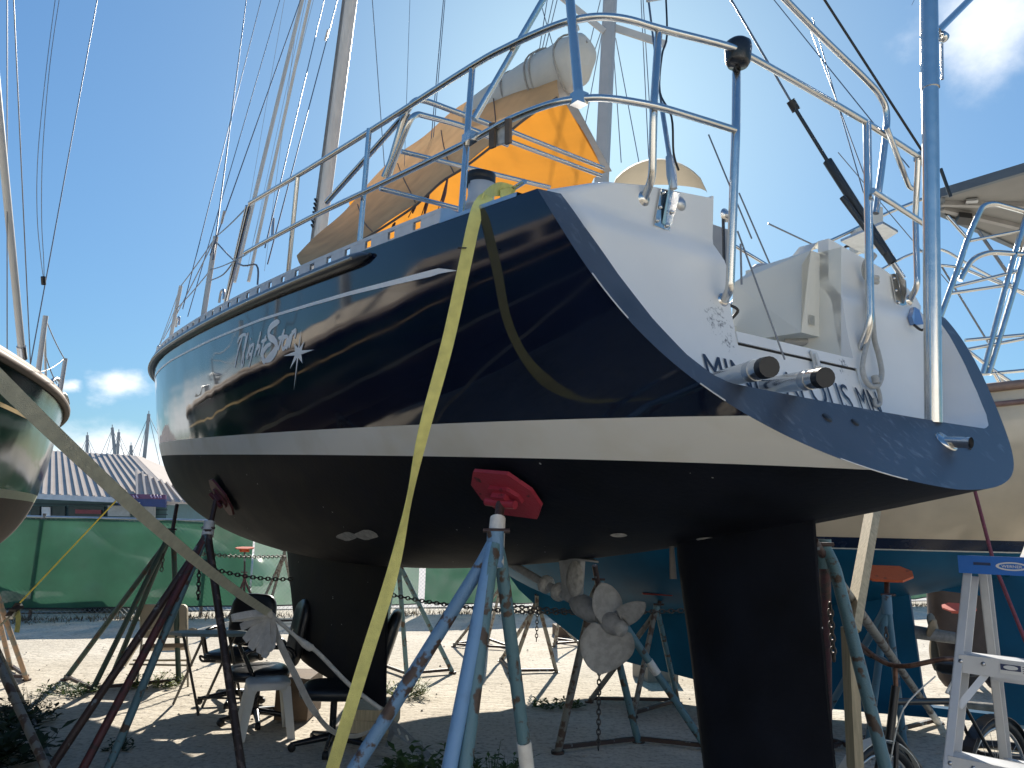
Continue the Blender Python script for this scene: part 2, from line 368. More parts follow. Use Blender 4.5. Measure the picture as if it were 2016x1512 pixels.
# dry weeds along the fence
wm=MB()
for i in range(5200):
    d=random.uniform(0,FLEN); o=-abs(random.gauss(.05,.28)); p=FP(d,0,o); hh=random.uniform(.02,.10)*(1 if random.random()<.85 else 1.9)
    an=random.uniform(0,6.28); dx=np.array([math.cos(an),math.sin(an),0]); l=dx*random.uniform(-1.6,1.6)*hh; sd=np.array([-dx[1],dx[0],0])*random.uniform(.004,.012)
    wm.add([p-sd,p+sd,p+l+np.array([0,0,hh])],[(0,1,2)])
wm.build('dry_weeds',mat('dry_grass',(.16,.12,.07),.9,var=.4,scale=3),kind='stuff')

# ---------------------------------------------------------------- harbour building
roofm=mat('ribbed_metal_roof',(.50,.44,.39),.8,.0,var=.06,scale=2,spec=.08)
wallm=mat('blue_grey_boarding',(.10,.19,.21),.7,var=.1,scale=3)
BY=24.5
bl=thing('building','low blue grey shop with a ribbed metal hip roof beyond the fence','building',PY(215,1060,BY)*np.array([1,1,0]))
eL,eR=PY(-150,963,BY),PY(352,985,BY+.2); rL,rR=PY(-60,878,BY+6),PY(266,897,BY+6)
upv=np.array([0,0,1.])
xd=nrm(eR-eL)
MB().prism([PY(-135,983,BY+.9)*np.array([1,1,0]),PY(330,990,BY+1)*np.array([1,1,0]),PY(330,990,BY+1),PY(-135,975,BY+.9)],np.array([0,4.,0])).build('wall',wallm,bl)
NP=30
pm=[]
for i in range(NP):
    a0,a1=i/NP,(i+1)/NP
    e_0,e_1=eL+(eR-eL)*a0,eL+(eR-eL)*a1; r_0,r_1=rL+(rR-rL)*a0,rL+(rR-rL)*a1
    MB().prism([e_0,e_1,r_1,r_0],np.array([0,.05,-.06])).build('roof_panel',roofm,bl)
    MB().bar(e_0+upv*.02+np.array([0,-.01,0]),r_0+upv*.012,.06,.035).build('roof_rib',roofm,bl)
back=np.array([0,8.,0])
hipb=eR+np.array([-.3,9.,0])
MB().prism([eR+np.array([.02,0,0]),hipb,rR+np.array([0,.6,0]),rR+np.array([.02,0,0])],np.array([-.05,0,-.06])).build('hip_end',roofm,bl)
e2=PY(352,984,BY+.25); q=[PY(275,930,BY+1.8),PY(420,990,BY+1.9)]
# lower side roof on the right
sl=[PY(297,985,BY+.1),PY(352,985,BY+.1),PY(344,965,BY+1.4),PY(277,931,BY+1.8)]
for i in range(7):
    f=lambda a,b,t:a+(b-a)*t
    A_,B_=f(PY(270,984,BY-.35),PY(392,990,BY-.35),i/7),f(PY(270,984,BY-.35),PY(392,990,BY-.35),(i+1)/7)
    C_,D_=f(PY(268,926,BY+1.6),PY(352,962,BY+1.6),(i+1)/7),f(PY(268,926,BY+1.6),PY(352,962,BY+1.6),i/7)
    MB().prism([A_,B_,C_,D_],np.array([0,.05,-.06])).build('side_roof_panel',roofm,bl)
    MB().bar(A_+upv*.03,D_+upv*.03,.06,.07).build('roof_rib',roofm,bl)
MB().bar(PY(-150,967,BY-.05),PY(352,990,BY-.05),.06,.16).build('fascia',mat('white_fascia',(.62,.62,.62),.5),bl)
wnd=mat('dark_glass',(.02,.035,.045),.08,var=.2)
def frontbox(u0,v0,u1,v1,Y,m_,name,th=.06):
    a,b,c,d=PY(u0,v0,Y),PY(u1,v0+.02*(u1-u0),Y),PY(u1,v1+.02*(u1-u0),Y),PY(u0,v1,Y)
    return MB().prism([a,b,c,d],np.array([0,th,0])).build(name,m_,bl)
for (u0,u1) in ((60,78),(84,97),(100,128),(135,205)):
    frontbox(u0,996,u1,1035,BY+.82,wnd,'window')
frontbox(82,998,98,1016,BY+.75,mat('window_light',(.75,.78,.8),.4),'blind')
for k in range(5): 
    a=PY(-100,990+k*9,BY+.80); b=PY(330,995+k*9,BY+.92)
    MB().bar(a,b,.02,.03).build('board_joint',mat('board_shadow_gap',(.05,.08,.10),.8),bl)
postr=mat('poster_paper',(.46,.47,.45),.6,var=.12,scale=9)
frontbox(212,995,255,1016,BY+.74,postr,'poster'); frontbox(271,997,305,1018,BY+.74,postr,'poster')
frontbox(148,1003,198,1011,BY+.74,mat('red_notice',(.25,.06,.07),.6),'notice')
frontbox(257,996,270,1013,BY+.76,wnd,'door_glass')
# shop sign
sg=thing('shop_sign','navy and plum sign board lettered Yacht over the shop windows','sign',PY(280,988,BY-.6))
MB().prism([PY(232,978,BY-.5),PY(326,979.5,BY-.5),PY(326,999,BY-.5),PY(232,994,BY-.5)],np.array([0,.08,0])).build('board',mat('sign_navy',(.03,.05,.16),.45),sg)
MB().prism([PY(232,972,BY-.52),PY(326,974,BY-.52),PY(326,983,BY-.52),PY(232,980.5,BY-.52)],np.array([0,.08,0])).build('top_band',mat('sign_plum',(.16,.06,.13),.45),sg)
def textobj(txt,name,mt,parent,place,size=1.,shear=0,extr=0.,font_off=0):
    """flat text mapped by place(x,y)->world; x,y in text units of em"""
    cu=bpy.data.curves.new('t','FONT'); cu.body=txt; cu.size=1; cu.shear=shear; cu.resolution_u=3; cu.offset=font_off
    ob=bpy.data.objects.new('t',cu); COL.objects.link(ob); dg=bpy.context.evaluated_depsgraph_get(); dg.update()
    me=bpy.data.meshes.new_from_object(ob.evaluated_get(dg)); xs_=[v.co.x for v in me.vertices]; W_=max(xs_) if xs_ else 1
    mb=MB(); mb.add([place(v.co.x/W_,v.co.y) for v in me.vertices],[tuple(p.vertices) for p in me.polygons])
    bpy.data.objects.remove(ob); return mb.build(name,mt,parent)
letw=mat('sign_white',(.75,.75,.75),.5)
a,b=PY(247,993,BY-.56),PY(276,994.5,BY-.56); textobj('Yacht','lettering',letw,sg,lambda x,y:a+(b-a)*x+upv*y*.17,shear=.2)
for k,(u,wd) in enumerate([(249,4),(256,4),(262,3),(268,4),(296,4),(303,4),(309,4),(315,3)]):
    MB().bar(PY(u,975,BY-.56),PY(u+wd,980,BY-.56),.02,.04).build('letter_stroke',mat('sign_pink',(.5,.35,.5),.5),sg)
# distant parked masts behind the shop
mm=mat('far_mast',(.34,.34,.34),.5,var=.08)
fm=[(221,842,234,900,'tallest of the pair of far masts above the shop roof',36),(234,851,226,900,'shorter of the pair of far masts above the shop roof',37),(293,815,274,930,'leaning far mast with stays right of the shop ridge',33),(172,857,170,900,'stub of a far mast at the left end of the shop ridge',38),(258,877,258,930,'short far mast just left of the leaning one',35)]
for u0,v0,u1,v1,lb,Y in fm:
    t=thing('sailboat_mast',lb,'mast',PZ(u1,1060)*0+np.array([PY(u1,v1,Y)[0],Y,0]),'masts of sailboats beyond the shop')
    MB().tube([PY(u1,v1+70,Y),PY(u0,v0,Y)],[.10,.07],8).build('spar',mm,t)
    for k,dx in enumerate((-55,-30,28,60)):
        MB().tube([PY(u0,v0+3,Y),PY(u0+dx*.9,v0+115,Y)],.012,4).build('stay',wire,t)
    MB().tube([PY(u0,v0,Y),PY(u0,v0-6,Y)],.02,6).build('masthead_light',mm,t)
# parked cars beyond the fence
def car(label,c,yaw,body,length=4.5):
    t=thing('parked_car',label,'car',c,'cars parked beyond the fence')
    R=np.array([[math.cos(yaw),-math.sin(yaw),0],[math.sin(yaw),math.cos(yaw),0],[0,0,1]]); X=lambda x,y,z:np.array(c)+R@np.array([x,y,z])
    prof=[(-2.2,.35),(-2.25,.75),(-2.1,.95),(-1.5,1.02),(-.9,1.42),(-.2,1.50),(.5,1.44),(1.2,1.02),(2.0,.88),(2.25,.6),(2.2,.35)]
    G=[]
    for yy,k in ((-.86,.0),(-.88,.5),(-.72,1),(0,1.03),(.72,1),(.88,.5),(.86,0)):
        G.append([X(x,yy*(1 if z<1.0 else .86),.35+(z-.35)*(k if k<1 else k)) if k else X(x,yy,.35) for x,z in prof])
    MB().grid(G).build('body',body,t)
    for sy in (-.80,.80):
        MB().prism([X(-1.35,sy,1.02),X(1.0,sy,1.02),X(.45,sy*.92,1.38),X(-.85,sy*.92,1.36)],R@np.array([0,.03*np.sign(sy),0])).build('window',wnd,t)
        for x in (-1.35,1.35):
            wl=MB().lathe(X(x,sy*1.02,.33),R@np.array([0,1.,0]),[(.0,-.1),(.33,-.1),(.33,.1),(0,.1)],16).build('wheel',black,t)
            MB().lathe(X(x,sy*1.02,.33),R@np.array([0,1.,0]),[(0,-.115),(.2,-.115),(.2,.115),(0,.115)],12).build('rim',dullsteel,wl)
    return t
car('dark saloon car behind the green cloth, near the leaning fence post',(*PZ(70,1195)[:2],.01),.12,mat('dark_car_paint',(.02,.05,.04),.25))
car('pale saloon car whose roof shows over the fence below the shop sign',(*(PZ(235,1190)[:2]+np.array([.3,1.2])),.01),.10,mat('silver_car_paint',(.55,.55,.54),.25))
# tree mass glimpsed right of the shop
lf=mat('palm_leaf',(.10,.11,.05),.7,var=.4,scale=4)
pt=thing('palm_tree','dry palm showing between the shop and the dark hull','tree',(*PY(372,1010,30)[:2],0))
MB().tube([(*PY(378,1010,30)[:2],0),(*PY(380,1010,30)[:2],2.4)],[.16,.12],8).build('trunk',greypipe,pt)
cr=MB(); cc=np.array([*PY(378,1010,30)[:2],2.4])
for i in range(70):
    an=random.uniform(0,6.28); el=random.uniform(-.7,1.1); L_=random.uniform(.7,1.4); dr=np.array([math.cos(an)*math.cos(el),math.sin(an)*math.cos(el),math.sin(el)])
    pr=cc
    for s_ in np.linspace(.2,1,7):
        p=cc+dr*L_*s_-upv*.7*s_*s_
        for sg_ in (1,-1):
            sdv=nrm(np.cross(dr,upv))*sg_; cr.add([p,p+dr*.03,p+sdv*.3*(1.1-s_)-upv*.12],[(0,1,2)])
cr.build('crown',lf,pt)
# ================================================================ THE NAVY YACHT
def glossmat(name,col,rough=.05,wave=.02,wscale=1.6,scr=True):
    m=bpy.data.materials.new(name); m.use_nodes=True; nt=m.node_tree; n=nt.nodes; b=n['Principled BSDF']
    geo=n.new('ShaderNodeNewGeometry'); z=n.new('ShaderNodeTexNoise'); z.inputs['Scale'].default_value=wscale; z.inputs['Detail'].default_value=1.5; nt.links.new(geo.outputs['Position'],z.inputs['Vector'])
    bp=n.new('ShaderNodeBump'); bp.inputs['Strength'].default_value=1; bp.inputs['Distance'].default_value=wave; nt.links.new(z.outputs[0],bp.inputs['Height']); nt.links.new(bp.outputs[0],b.inputs['Normal'])
    z2=n.new('ShaderNodeTexNoise'); z2.inputs['Scale'].default_value=3; z2.inputs['Detail'].default_value=6; nt.links.new(geo.outputs['Position'],z2.inputs['Vector'])
    r=n.new('ShaderNodeMapRange'); r.inputs[3].default_value=rough; r.inputs[4].default_value=rough+.10; r.inputs[1].default_value=.45; r.inputs[2].default_value=.8; nt.links.new(z2.outputs[0],r.inputs[0]); nt.links.new(r.outputs[0],b.inputs['Roughness'])
    rc=n.new('ShaderNodeValToRGB'); rc.color_ramp.elements[0].color=(*col,1); rc.color_ramp.elements[1].color=(*(np.array(col)*1.8),1); nt.links.new(z2.outputs[0],rc.inputs[0]); nt.links.new(rc.outputs[0],b.inputs['Base Color'])
    b.inputs['Coat Weight'].default_value=.6; b.inputs['Coat Roughness'].default_value=.02; nt.links.new(bp.outputs[0],b.inputs['Coat Normal'])
    return m
navy=glossmat('navy_gelcoat',(.0035,.0065,.018),.04,.010,1.5); navy.node_tree.nodes['Principled BSDF'].inputs['Coat Weight'].default_value=.05
def antifoul():
    m=mat('black_antifouling',(.004,.0055,.0105),.6,spec=.16,var=.5,scale=4,bump=.12,bscale=40)
    nt=m.node_tree; n=nt.nodes; b=n['Principled BSDF']; src=b.inputs['Base Color'].links[0].from_socket
    geo=n.new('ShaderNodeNewGeometry'); v=n.new('ShaderNodeTexVoronoi'); v.inputs['Scale'].default_value=17; nt.links.new(geo.outputs['Position'],v.inputs['Vector'])
    lt=n.new('ShaderNodeMath'); lt.operation='LESS_THAN'; lt.inputs[1].default_value=.085; nt.links.new(v.outputs['Distance'],lt.inputs[0])
    z=n.new('ShaderNodeTexNoise'); z.inputs['Scale'].default_value=1.7; nt.links.new(geo.outputs['Position'],z.inputs['Vector'])
    gt=n.new('ShaderNodeMath'); gt.operation='GREATER_THAN'; gt.inputs[1].default_value=.53; nt.links.new(z.outputs[0],gt.inputs[0])
    mu=n.new('ShaderNodeMath'); mu.operation='MULTIPLY'; nt.links.new(lt.outputs[0],mu.inputs[0]); nt.links.new(gt.outputs[0],mu.inputs[1])
    cc_=n.new('ShaderNodeSeparateColor'); nt.links.new(v.outputs['Color'],cc_.inputs[0]); g2=n.new('ShaderNodeMath'); g2.operation='GREATER_THAN'; g2.inputs[1].default_value=.72; nt.links.new(cc_.outputs[0],g2.inputs[0])
    mu2=n.new('ShaderNodeMath'); mu2.operation='MULTIPLY'; nt.links.new(mu.outputs[0],mu2.inputs[0]); nt.links.new(g2.outputs[0],mu2.inputs[1])
    mx=n.new('ShaderNodeMixRGB'); mx.inputs[2].default_value=(.35,.36,.36,1); nt.links.new(mu2.outputs[0],mx.inputs[0]); nt.links.new(src,mx.inputs[1]); nt.links.new(mx.outputs[0],b.inputs['Base Color'])
    return m
anti=antifoul()
stripem=mat('white_boot_stripe',(.76,.75,.71),.42,var=.07,scale=3,col2=(.66,.62,.52),thr=(.5,.85))
ns=thing('sailboat','dark navy sailing yacht propped on stands, white transom step toward the camera','sailboat',(*NS.W(4.6,0,0)[:2],0))
def qfind(s,h):
    t,hh=hull(np.full(80,s),_Q); return float(np.interp(h,hh,_Q))
def strip(name,mt,hlo,hhi,rows,ns_=90,parent=ns,fr=None,k=1,join=False):
    fr=fr or NS; P=[];
    for w_ in np.linspace(0,1,rows):
        def q_of(s): 
            a=0. if hlo is None else qfind(s,hlo); b=1. if hhi is None else qfind(s,hhi); return a+(b-a)*w_
        s0=s_at(lambda s:float(hull(s,q_of(s))[1])); row=[]
        for u in np.linspace(0,1,ns_):
            s=s0+(NS_L-.02-s0)*(u**1.15); t,h=hull(s,q_of(s)); row.append((s,float(t),float(h)))
        P.append(row)
    mb=MB(); mk=lambda sg:[[fr.W(a,sg*b,c) for a,b,c in r] for r in P]
    mb.grid(mk(1)); mb.grid(mk(-1)[::-1]); return mb.build(name,mt,parent),P
tops,PT_=strip('hull',navy,HP['stripe'],None,26)
bst,_=strip('boot_stripe',stripem,0.,HP['stripe'],5)
bot,PB_=strip('bottom',anti,None,0.,22)
# transom rim
def edge_q(q):
    s=.2
    for _ in range(60): s=.5*s+.5*rf(float(hull(s,q)[1]))
    t,h=hull(s,q); return np.array([s,float(t),float(h)])
inn=[(1.097,.819),(1.067,.697),(1.008,.538),(.939,.401),(.866,.298),(.80,.245),(.74,.226),(.5,.222),(.25,.220),(0,.219)]
fi=[0,.10,.22,.34,.44,.52,.57,.72,.86,1.]
ff=np.linspace(0,1,60)
q_star=qfind(.15,.13)
qs=np.where(ff<.55,1-(1-q_star)*ff/.55,q_star*(1-(ff-.55)/.45))
it=np.interp(ff,fi,[a for a,b in inn]); ih=np.interp(ff,fi,[b for a,b in inn])
outer=[edge_q(q) for q in qs]; inner=[np.array([rf(h),t,h]) for t,h in zip(it,ih)]
def spn(h): return max(.55-.13*min(max((.72-h)/.5,0),1)**1.5, rf(min(h,.82))+.01)
def sym(rows):
    """rows of (s,t,h) lists port half -> full port..starboard world grid"""
    return [[NS.W(*p) for p in r]+[NS.W(p[0],-p[1],p[2]) for p in r[::-1][1:]] for r in rows]
def mid(k):
    P=[o+(i-o)*k for o,i in zip(outer,inner)]
    return [np.array([rf(p[2]),p[1],p[2]]) for p in P]
def rimmat():
    m=mat('navy_transom_paint',(.042,.052,.070),.42,var=.30,scale=5,bump=.05,bscale=90); nt=m.node_tree; n=nt.nodes; b=n['Principled BSDF']; src=b.inputs['Base Color'].links[0].from_socket
    geo=n.new('ShaderNodeNewGeometry'); z=n.new('ShaderNodeTexNoise'); z.inputs['Detail'].default_value=7; z.inputs['Scale'].default_value=1
    mp=n.new('ShaderNodeMapping'); mp.inputs['Scale'].default_value=(34,34,2.0); mp.inputs['Rotation'].default_value=(0,.35,0); nt.links.new(geo.outputs['Position'],mp.inputs[0]); nt.links.new(mp.outputs[0],z.inputs['Vector'])
    r=n.new('ShaderNodeMapRange'); r.inputs[1].default_value=.55; r.inputs[2].default_value=.70; r.inputs[4].default_value=.38; nt.links.new(z.outputs[0],r.inputs[0])
    z2=n.new('ShaderNodeTexNoise'); z2.inputs['Scale'].default_value=2.6; nt.links.new(geo.outputs['Position'],z2.inputs['Vector']); r2=n.new('ShaderNodeMapRange'); r2.inputs[1].default_value=.44; r2.inputs[2].default_value=.58; nt.links.new(z2.outputs[0],r2.inputs[0])
    mu=n.new('ShaderNodeMath'); mu.operation='MULTIPLY'; nt.links.new(r.outputs[0],mu.inputs[0]); nt.links.new(r2.outputs[0],mu.inputs[1])
    mx=n.new('ShaderNodeMixRGB'); mx.inputs[2].default_value=(.30,.33,.36,1); nt.links.new(mu.outputs[0],mx.inputs[0]); nt.links.new(src,mx.inputs[1]); nt.links.new(mx.outputs[0],b.inputs['Base Color']); return m
rim_m=rimmat()
rm=MB(); rm.grid(sym([outer]+[mid(k/9) for k in range(1,9)]+[inner])); rim=rm.build('transom_rim',rim_m,ns)
# return surface from the rim in to the white panel (the step on top of the lip)
ret=[np.array([max(spn(h),i[0]+.012),i[1],i[2]-.0]) for i,h in zip(inner,ih)]
MB().grid(sym([inner,ret])).build('step',white,rim)
# chipped edge
for a_,b_ in ((17,22),(29,31),(44,52)): MB().tube([NS.W(*(outer[i]+np.array([-.004,0,0]))) for i in range(a_,b_+1)],.0022,5).build('chipped_edge',mat('bare_glassfibre',(.6,.6,.58),.7),rim)
# white transom shoulders
def growth(name,base,spots):
    """white gelcoat with patches of black mildew at given places"""
    m=mat(name,base,.34,var=.04,scale=3); nt=m.node_tree; n=nt.nodes; b=n['Principled BSDF']; src=b.inputs['Base Color'].links[0].from_socket
    geo=n.new('ShaderNodeNewGeometry'); z=n.new('ShaderNodeTexNoise'); z.inputs['Scale'].default_value=55; z.inputs['Detail'].default_value=6; z.inputs['Roughness'].default_value=.7; nt.links.new(geo.outputs['Position'],z.inputs['Vector'])
    acc_=None
    for c,rad,st in spots:
        s=n.new('ShaderNodeVectorMath'); s.operation='DISTANCE'; s.inputs[1].default_value=tuple(c); nt.links.new(geo.outputs['Position'],s.inputs[0])
        r=n.new('ShaderNodeMapRange'); r.inputs[1].default_value=0; r.inputs[2].default_value=rad; r.inputs[3].default_value=st; r.inputs[4].default_value=0; nt.links.new(s.outputs['Value'],r.inputs[0])
        if acc_ is None: acc_=r.outputs[0]
        else:
            x=n.new('ShaderNodeMath'); x.operation='MAXIMUM'; nt.links.new(acc_,x.inputs[0]); nt.links.new(r.outputs[0],x.inputs[1]); acc_=x.outputs[0]
    a=n.new('ShaderNodeMath'); a.operation='ADD'; nt.links.new(acc_,a.inputs[0]); nt.links.new(z.outputs[0],a.inputs[1])
    r=n.new('ShaderNodeMapRange'); r.inputs[1].default_value=.80; r.inputs[2].default_value=.93; r.inputs[4].default_value=.85; nt.links.new(a.outputs[0],r.inputs[0])
    mx=n.new('ShaderNodeMixRGB'); mx.inputs[2].default_value=(.05,.055,.055,1); nt.links.new(r.outputs[0],mx.inputs[0]); nt.links.new(src,mx.inputs[1]); nt.links.new(mx.outputs[0],b.inputs['Base Color']); return m
PN=lambda t,h,o=0: NS.W(spn(h)-o,t,h)
def onpanel(u,v,o=0):
    r=NS.M@ray(u,v); c=NS.M@(CAMP-NS.o); pg=None
    for k in np.linspace(1.4,4.5,4000):
        q=c+k*r; g_=q[0]-spn(q[2])
        if pg is not None and pg*g_<0: return q
        pg=g_
shm=growth('mildewed_white_gelcoat',(.70,.70,.68),[(onpanel(1420,650),.17,.42),(onpanel(1405,700),.12,.36),(onpanel(1440,690),.09,.45),(onpanel(1640,715),.06,.42),(onpanel(1480,690),.05,.38)] if False else [(PN(.47,.50),.17,.36),(PN(.44,.43),.09,.40),(PN(-.22,.43),.09,.36)])
tr=[(1.134,.825),(1.068,.874),(.95,.919),(.776,.951),(.53,.977),(.312,1.0)]
def shoulder(sg,gap):
    hs=list(np.linspace(.205,.815,26))+[.84,.874,.90,.919,.937,.951,.965,.977,.99,1.0]; rows=[]
    for h in hs:
        if h<=.82: tl=float(np.interp(h,[b for a,b in inn][::-1],[a for a,b in inn][::-1]))if h>.2195 else .74
        else: tl=float(np.interp(h,[b for a,b in tr],[a for a,b in tr]))
        if h<.245: tl=max(tl,.80)
        tl=max(tl,gap+.01); 
        rows.append([PN(sg*(tl+(gap-tl)*x),h,-.10*max(0,1-abs(x)/.13)**2*(1 if h>.3 else .3)) for x in np.linspace(0,1,24)])
    mb=MB(); mb.grid(rows)
    back=[[p+NS.fx*.05 for p in r] for r in rows]
    mb.grid([[r[-1] for r in rows],[r[-1] for r in back]],False); mb.grid([rows[-1],back[-1],[p+NS.fx*.16-NS.up*.10 for p in rows[-1]]],True)
    return mb.build('transom',shm,ns)
tp=shoulder(1,.39); ts_=shoulder(-1,.31); tp['label']='port shoulder of the white transom with black mildew'; ts_['label']='starboard shoulder of the white transom with hanging rope'
# lower middle panel (locker front) and lid
mb=MB(); mb.grid([[PN(t,h,-.004) for t in np.linspace(.39,-.31,14)] for h in np.linspace(.205,.425,8)]); lockp=mb.build('locker_front',shm,ns)
lid=MB(); A=[PN(.392,.434,.006),PN(-.312,.434,.006),PN(-.312,.474,.006),PN(.392,.474,.006)]; lid.prism(A,NS.fx*.45); lidp=lid.build('locker_lid',shm,ns)
MB().prism([PN(.39,.424,-.006),PN(-.31,.424,-.006),PN(-.31,.436,-.006),PN(.39,.436,-.006)],NS.fx*.02).build('lid_gap_shade',black,lidp)  # black strip painted in for the shadow gap under the lid
lt_=MB(); c_=PN(-.02,.44,.014); lt_.prism([PN(-.005,.462,.012),PN(-.04,.462,.012),PN(-.035,.39,.010),PN(-.012,.39,.010)],-NS.fx*.008); lt_.tube([PN(-.0,.40,.02),PN(-.045,.40,.02)],.006,8); lt_.tube([PN(-.022,.45,.024),PN(-.022,.40,.024)],.008,8)
lt_.build('latch',mat('chalky_latch',(.6,.6,.58),.5,.2),lidp)
# cockpit inside the gap
ck=MB(); ck.grid([[NS.W(s,t,h) for t in np.linspace(.6,-.75,6)] for s,h in ((1.0,.30),(1.0,.66))],False); ck.grid([[NS.W(s,-.31,h) for s in (.56,1.05)] for h in (.3,.95)],False); ck.build('cockpit_wall',cream,ns)
bx=MB(); X0,X1,T0,T1=.66,1.02,-.19,-.62
bx.prism([NS.W(X0,T0,.585),NS.W(X1,T0,.585),NS.W(X1,T0,.86),NS.W(X1-.08,T0-.06,.93),NS.W(X0,T0-.06,.945),NS.W(X0,T0,.87)],NS.pt*(T1-T0)*1.0)
cbx=bx.build('cockpit_locker',cream,ns)
MB().prism([NS.W(X0-.003,-.235,.625),NS.W(X0-.003,-.265,.625),NS.W(X0-.003,-.265,.665),NS.W(X0-.003,-.235,.665)],-NS.fx*.006).build('clip',steel,cbx)
MB().tube([NS.W(X0+.02,-.36,.575),NS.W(X0+.14,-.27,.575)],.022,10).build('lamp',mat('lamp_lens',(.35,.34,.31),.25),cbx)
MB().box(NS.W(.93,.06,1.0-.05),NS.fx*.05,NS.pt*.05,NS.up*.08).build('instrument_pod',mat('grey_pod',(.25,.26,.28),.5),ns)
oc=MB(); oc.box(NS.W(.62,.355,.58),NS.fx*.03,NS.pt*.025,NS.up*.05); oc.tube(smooth_path([NS.W(.60,.33,.60),NS.W(.58,.29,.58),NS.W(.60,.31,.54),NS.W(.57,.37,.50)]),.006,6); oc.tube([NS.W(.61,.345,.92),NS.W(.60,.34,.66)],.006,6); oc.tube([NS.W(.60,.34,.72),NS.W(.60,.34,.62)],.012,8); oc.build('control_lever',blackgloss,ns)
# lettering on the transom
dkl=mat('navy_lettering',(.02,.03,.055),.45)
textobj('MINNEAPOLIS','lettering',dkl,ns,lambda x,y: PN(.60-.80*x,.260-.010*x+y*.150,.004)); textobj('MN','lettering',dkl,ns,lambda x,y: PN(-.245-.145*x,.249-.002*x+y*.150,.004))
# deck
dk=MB(); rows=[]
for s in np.linspace(2.6,NS_L-.05,46):
    t,h=sheer(s); rows.append([NS.W(s,t*x*.985,h-.012+.05*(1-x*x)) for x in np.linspace(-1,1,9)])
dk.grid(rows)
for sg in (1,-1): dk.grid([[NS.W(s,sg*(t*.985+(.80-t*.985)*x),h-.012+.015*x) for x in (0,.5,1)]+[NS.W(s,sg*.80,.34)] for s in np.linspace(.66,2.6,10) for t,h in [sheer(s)]])
dk.grid([[NS.W(s,x,.34) for x in (-.8,0,.8)] for s in (.56,2.6)])
dk.grid([[NS.W(2.6,x,z) for x in (-.8,0,.8)] for z in (.34,.88)]); dk.build('deck',white,ns)
cb=MB(); rows=[]
for s,wd,hh in ((2.9,.75,.04),(3.0,.8,.34),(5.2,.72,.40),(7.0,.5,.30),(7.8,.38,.04)):
    b=sheer(s)[1]; rows.append([NS.W(s,wd,b-.02),NS.W(s,wd*.9,b+hh*.8),NS.W(s,wd*.6,b+hh),NS.W(s,-wd*.6,b+hh),NS.W(s,-wd*.9,b+hh*.8),NS.W(s,-wd,b-.02)])
cb.grid(rows,False); cb.build('coachroof',white,ns)
# keel and rudder
def foil(name,sec,mt,parent=ns,n=12):
    """sec: list of (s_lead,s_trail,h,thick)"""
    rows=[]
    for sl,st,h,th in sec:
        r=[];c=sl-st
        for j in range(2*n):
            a=math.pi*j/n; x=.5*(1-math.cos(a)); y=(.2969*math.sqrt(x)-.126*x-.3516*x*x+.2843*x**3-.1015*x**4)*5*th*(1 if j<=n else -1)
            r.append(NS.W(sl-c*x,y,h))
        rows.append(r)
    mb=MB(); mb.grid(rows,True,True); mb.add(rows[-1],[tuple(range(2*n))]); return mb.build(name,mt,parent)
kh=lambda s:keelh(s)
foil('keel',[(6.75,4.02,-.62,.36),(6.42,4.0,-.74,.24),(6.30,3.98,-.86,.22),(6.0,3.93,-1.3,.22),(5.75,3.88,-1.62,.24),(5.68,3.86,-1.70,.20)],anti)
foil('rudder',[(1.14,.46,-.10,.12),(1.12,.44,-.36,.13),(1.03,.40,-.75,.12),(.95,.35,-1.15,.11),(.88,.31,-1.45,.10),(.86,.32,-1.50,.06)],anti)
MB().tube([NS.W(1.165,0,-.32),NS.W(1.15,0,-.46)],[.010,.016],8).build('rudder_heel',mat('dark_bronze',(.14,.13,.12),.7,.2),ns)
# propeller gear
bronze=mat('limed_bronze',(.30,.305,.305),.7,.1,col2=(.235,.24,.24),thr=(.40,.62),scale=34,bump=.2,bscale=110)
zinc=mat('zinc_anode',(.36,.355,.335),.75,.2,var=.25,scale=40,bump=.6,bscale=80)
hub=NS.pix(1203,1226,1,0.); shf=NS.pix(1015,1115,1,0.); ax_=nrm(hub-shf)
MB().tube([shf-ax_*.2,hub],.022,10).build('shaft',bronze,ns)
for f in (.36,.50): MB().tube([shf+(hub-shf)*f-ax_*.03,shf+(hub-shf)*f-ax_*.012,shf+(hub-shf)*f+ax_*.012,shf+(hub-shf)*f+ax_*.03],[.03,.047,.047,.03],14).build('shaft_anode',zinc,ns)
st0=NS.pix(1128,1096,1,0.); st1=NS.pix(1130,1180,1,0.)
sp_=MB(); sp_.prism([st0+NS.fx*.085,st0-NS.fx*.10,st1-NS.fx*.07,st1+NS.fx*.05],NS.pt*.03)
sp_.prism([st0+NS.fx*.20+NS.up*.01,st0+NS.fx*.03+NS.pt*.09,st0-NS.fx*.20-NS.up*.0,st0-NS.fx*.03-NS.pt*.09],-NS.up*.008)
sp_.tube([shf+(hub-shf)*.66,shf+(hub-shf)*.72,shf+(hub-shf)*.84,shf+(hub-shf)*.9],[.035,.055,.055,.03],14); strut=sp_.build('shaft_strut',bronze,ns)
an_c=NS.pix(1133,1139,1,.026); G=[[an_c+NS.pt*z+r*(math.cos(a)*nrm(NS.fx)*.062+math.sin(a)*NS.up*.088) for a in np.linspace(0,2*math.pi,20,endpoint=False)] for z,r in ((0,1),(.012,.95),(.016,.5),(.016,0.02))]
MB().grid(G,True,True).build('strut_anode',zinc,strut)
prop=MB().lathe(hub-ax_*.03,ax_,[(0.0,-.02),(.04,-.02),(.048,.02),(.047,.07),(.036,.09),(.036,.11),(.0,.112)],18).build('propeller_hub',bronze,ns)
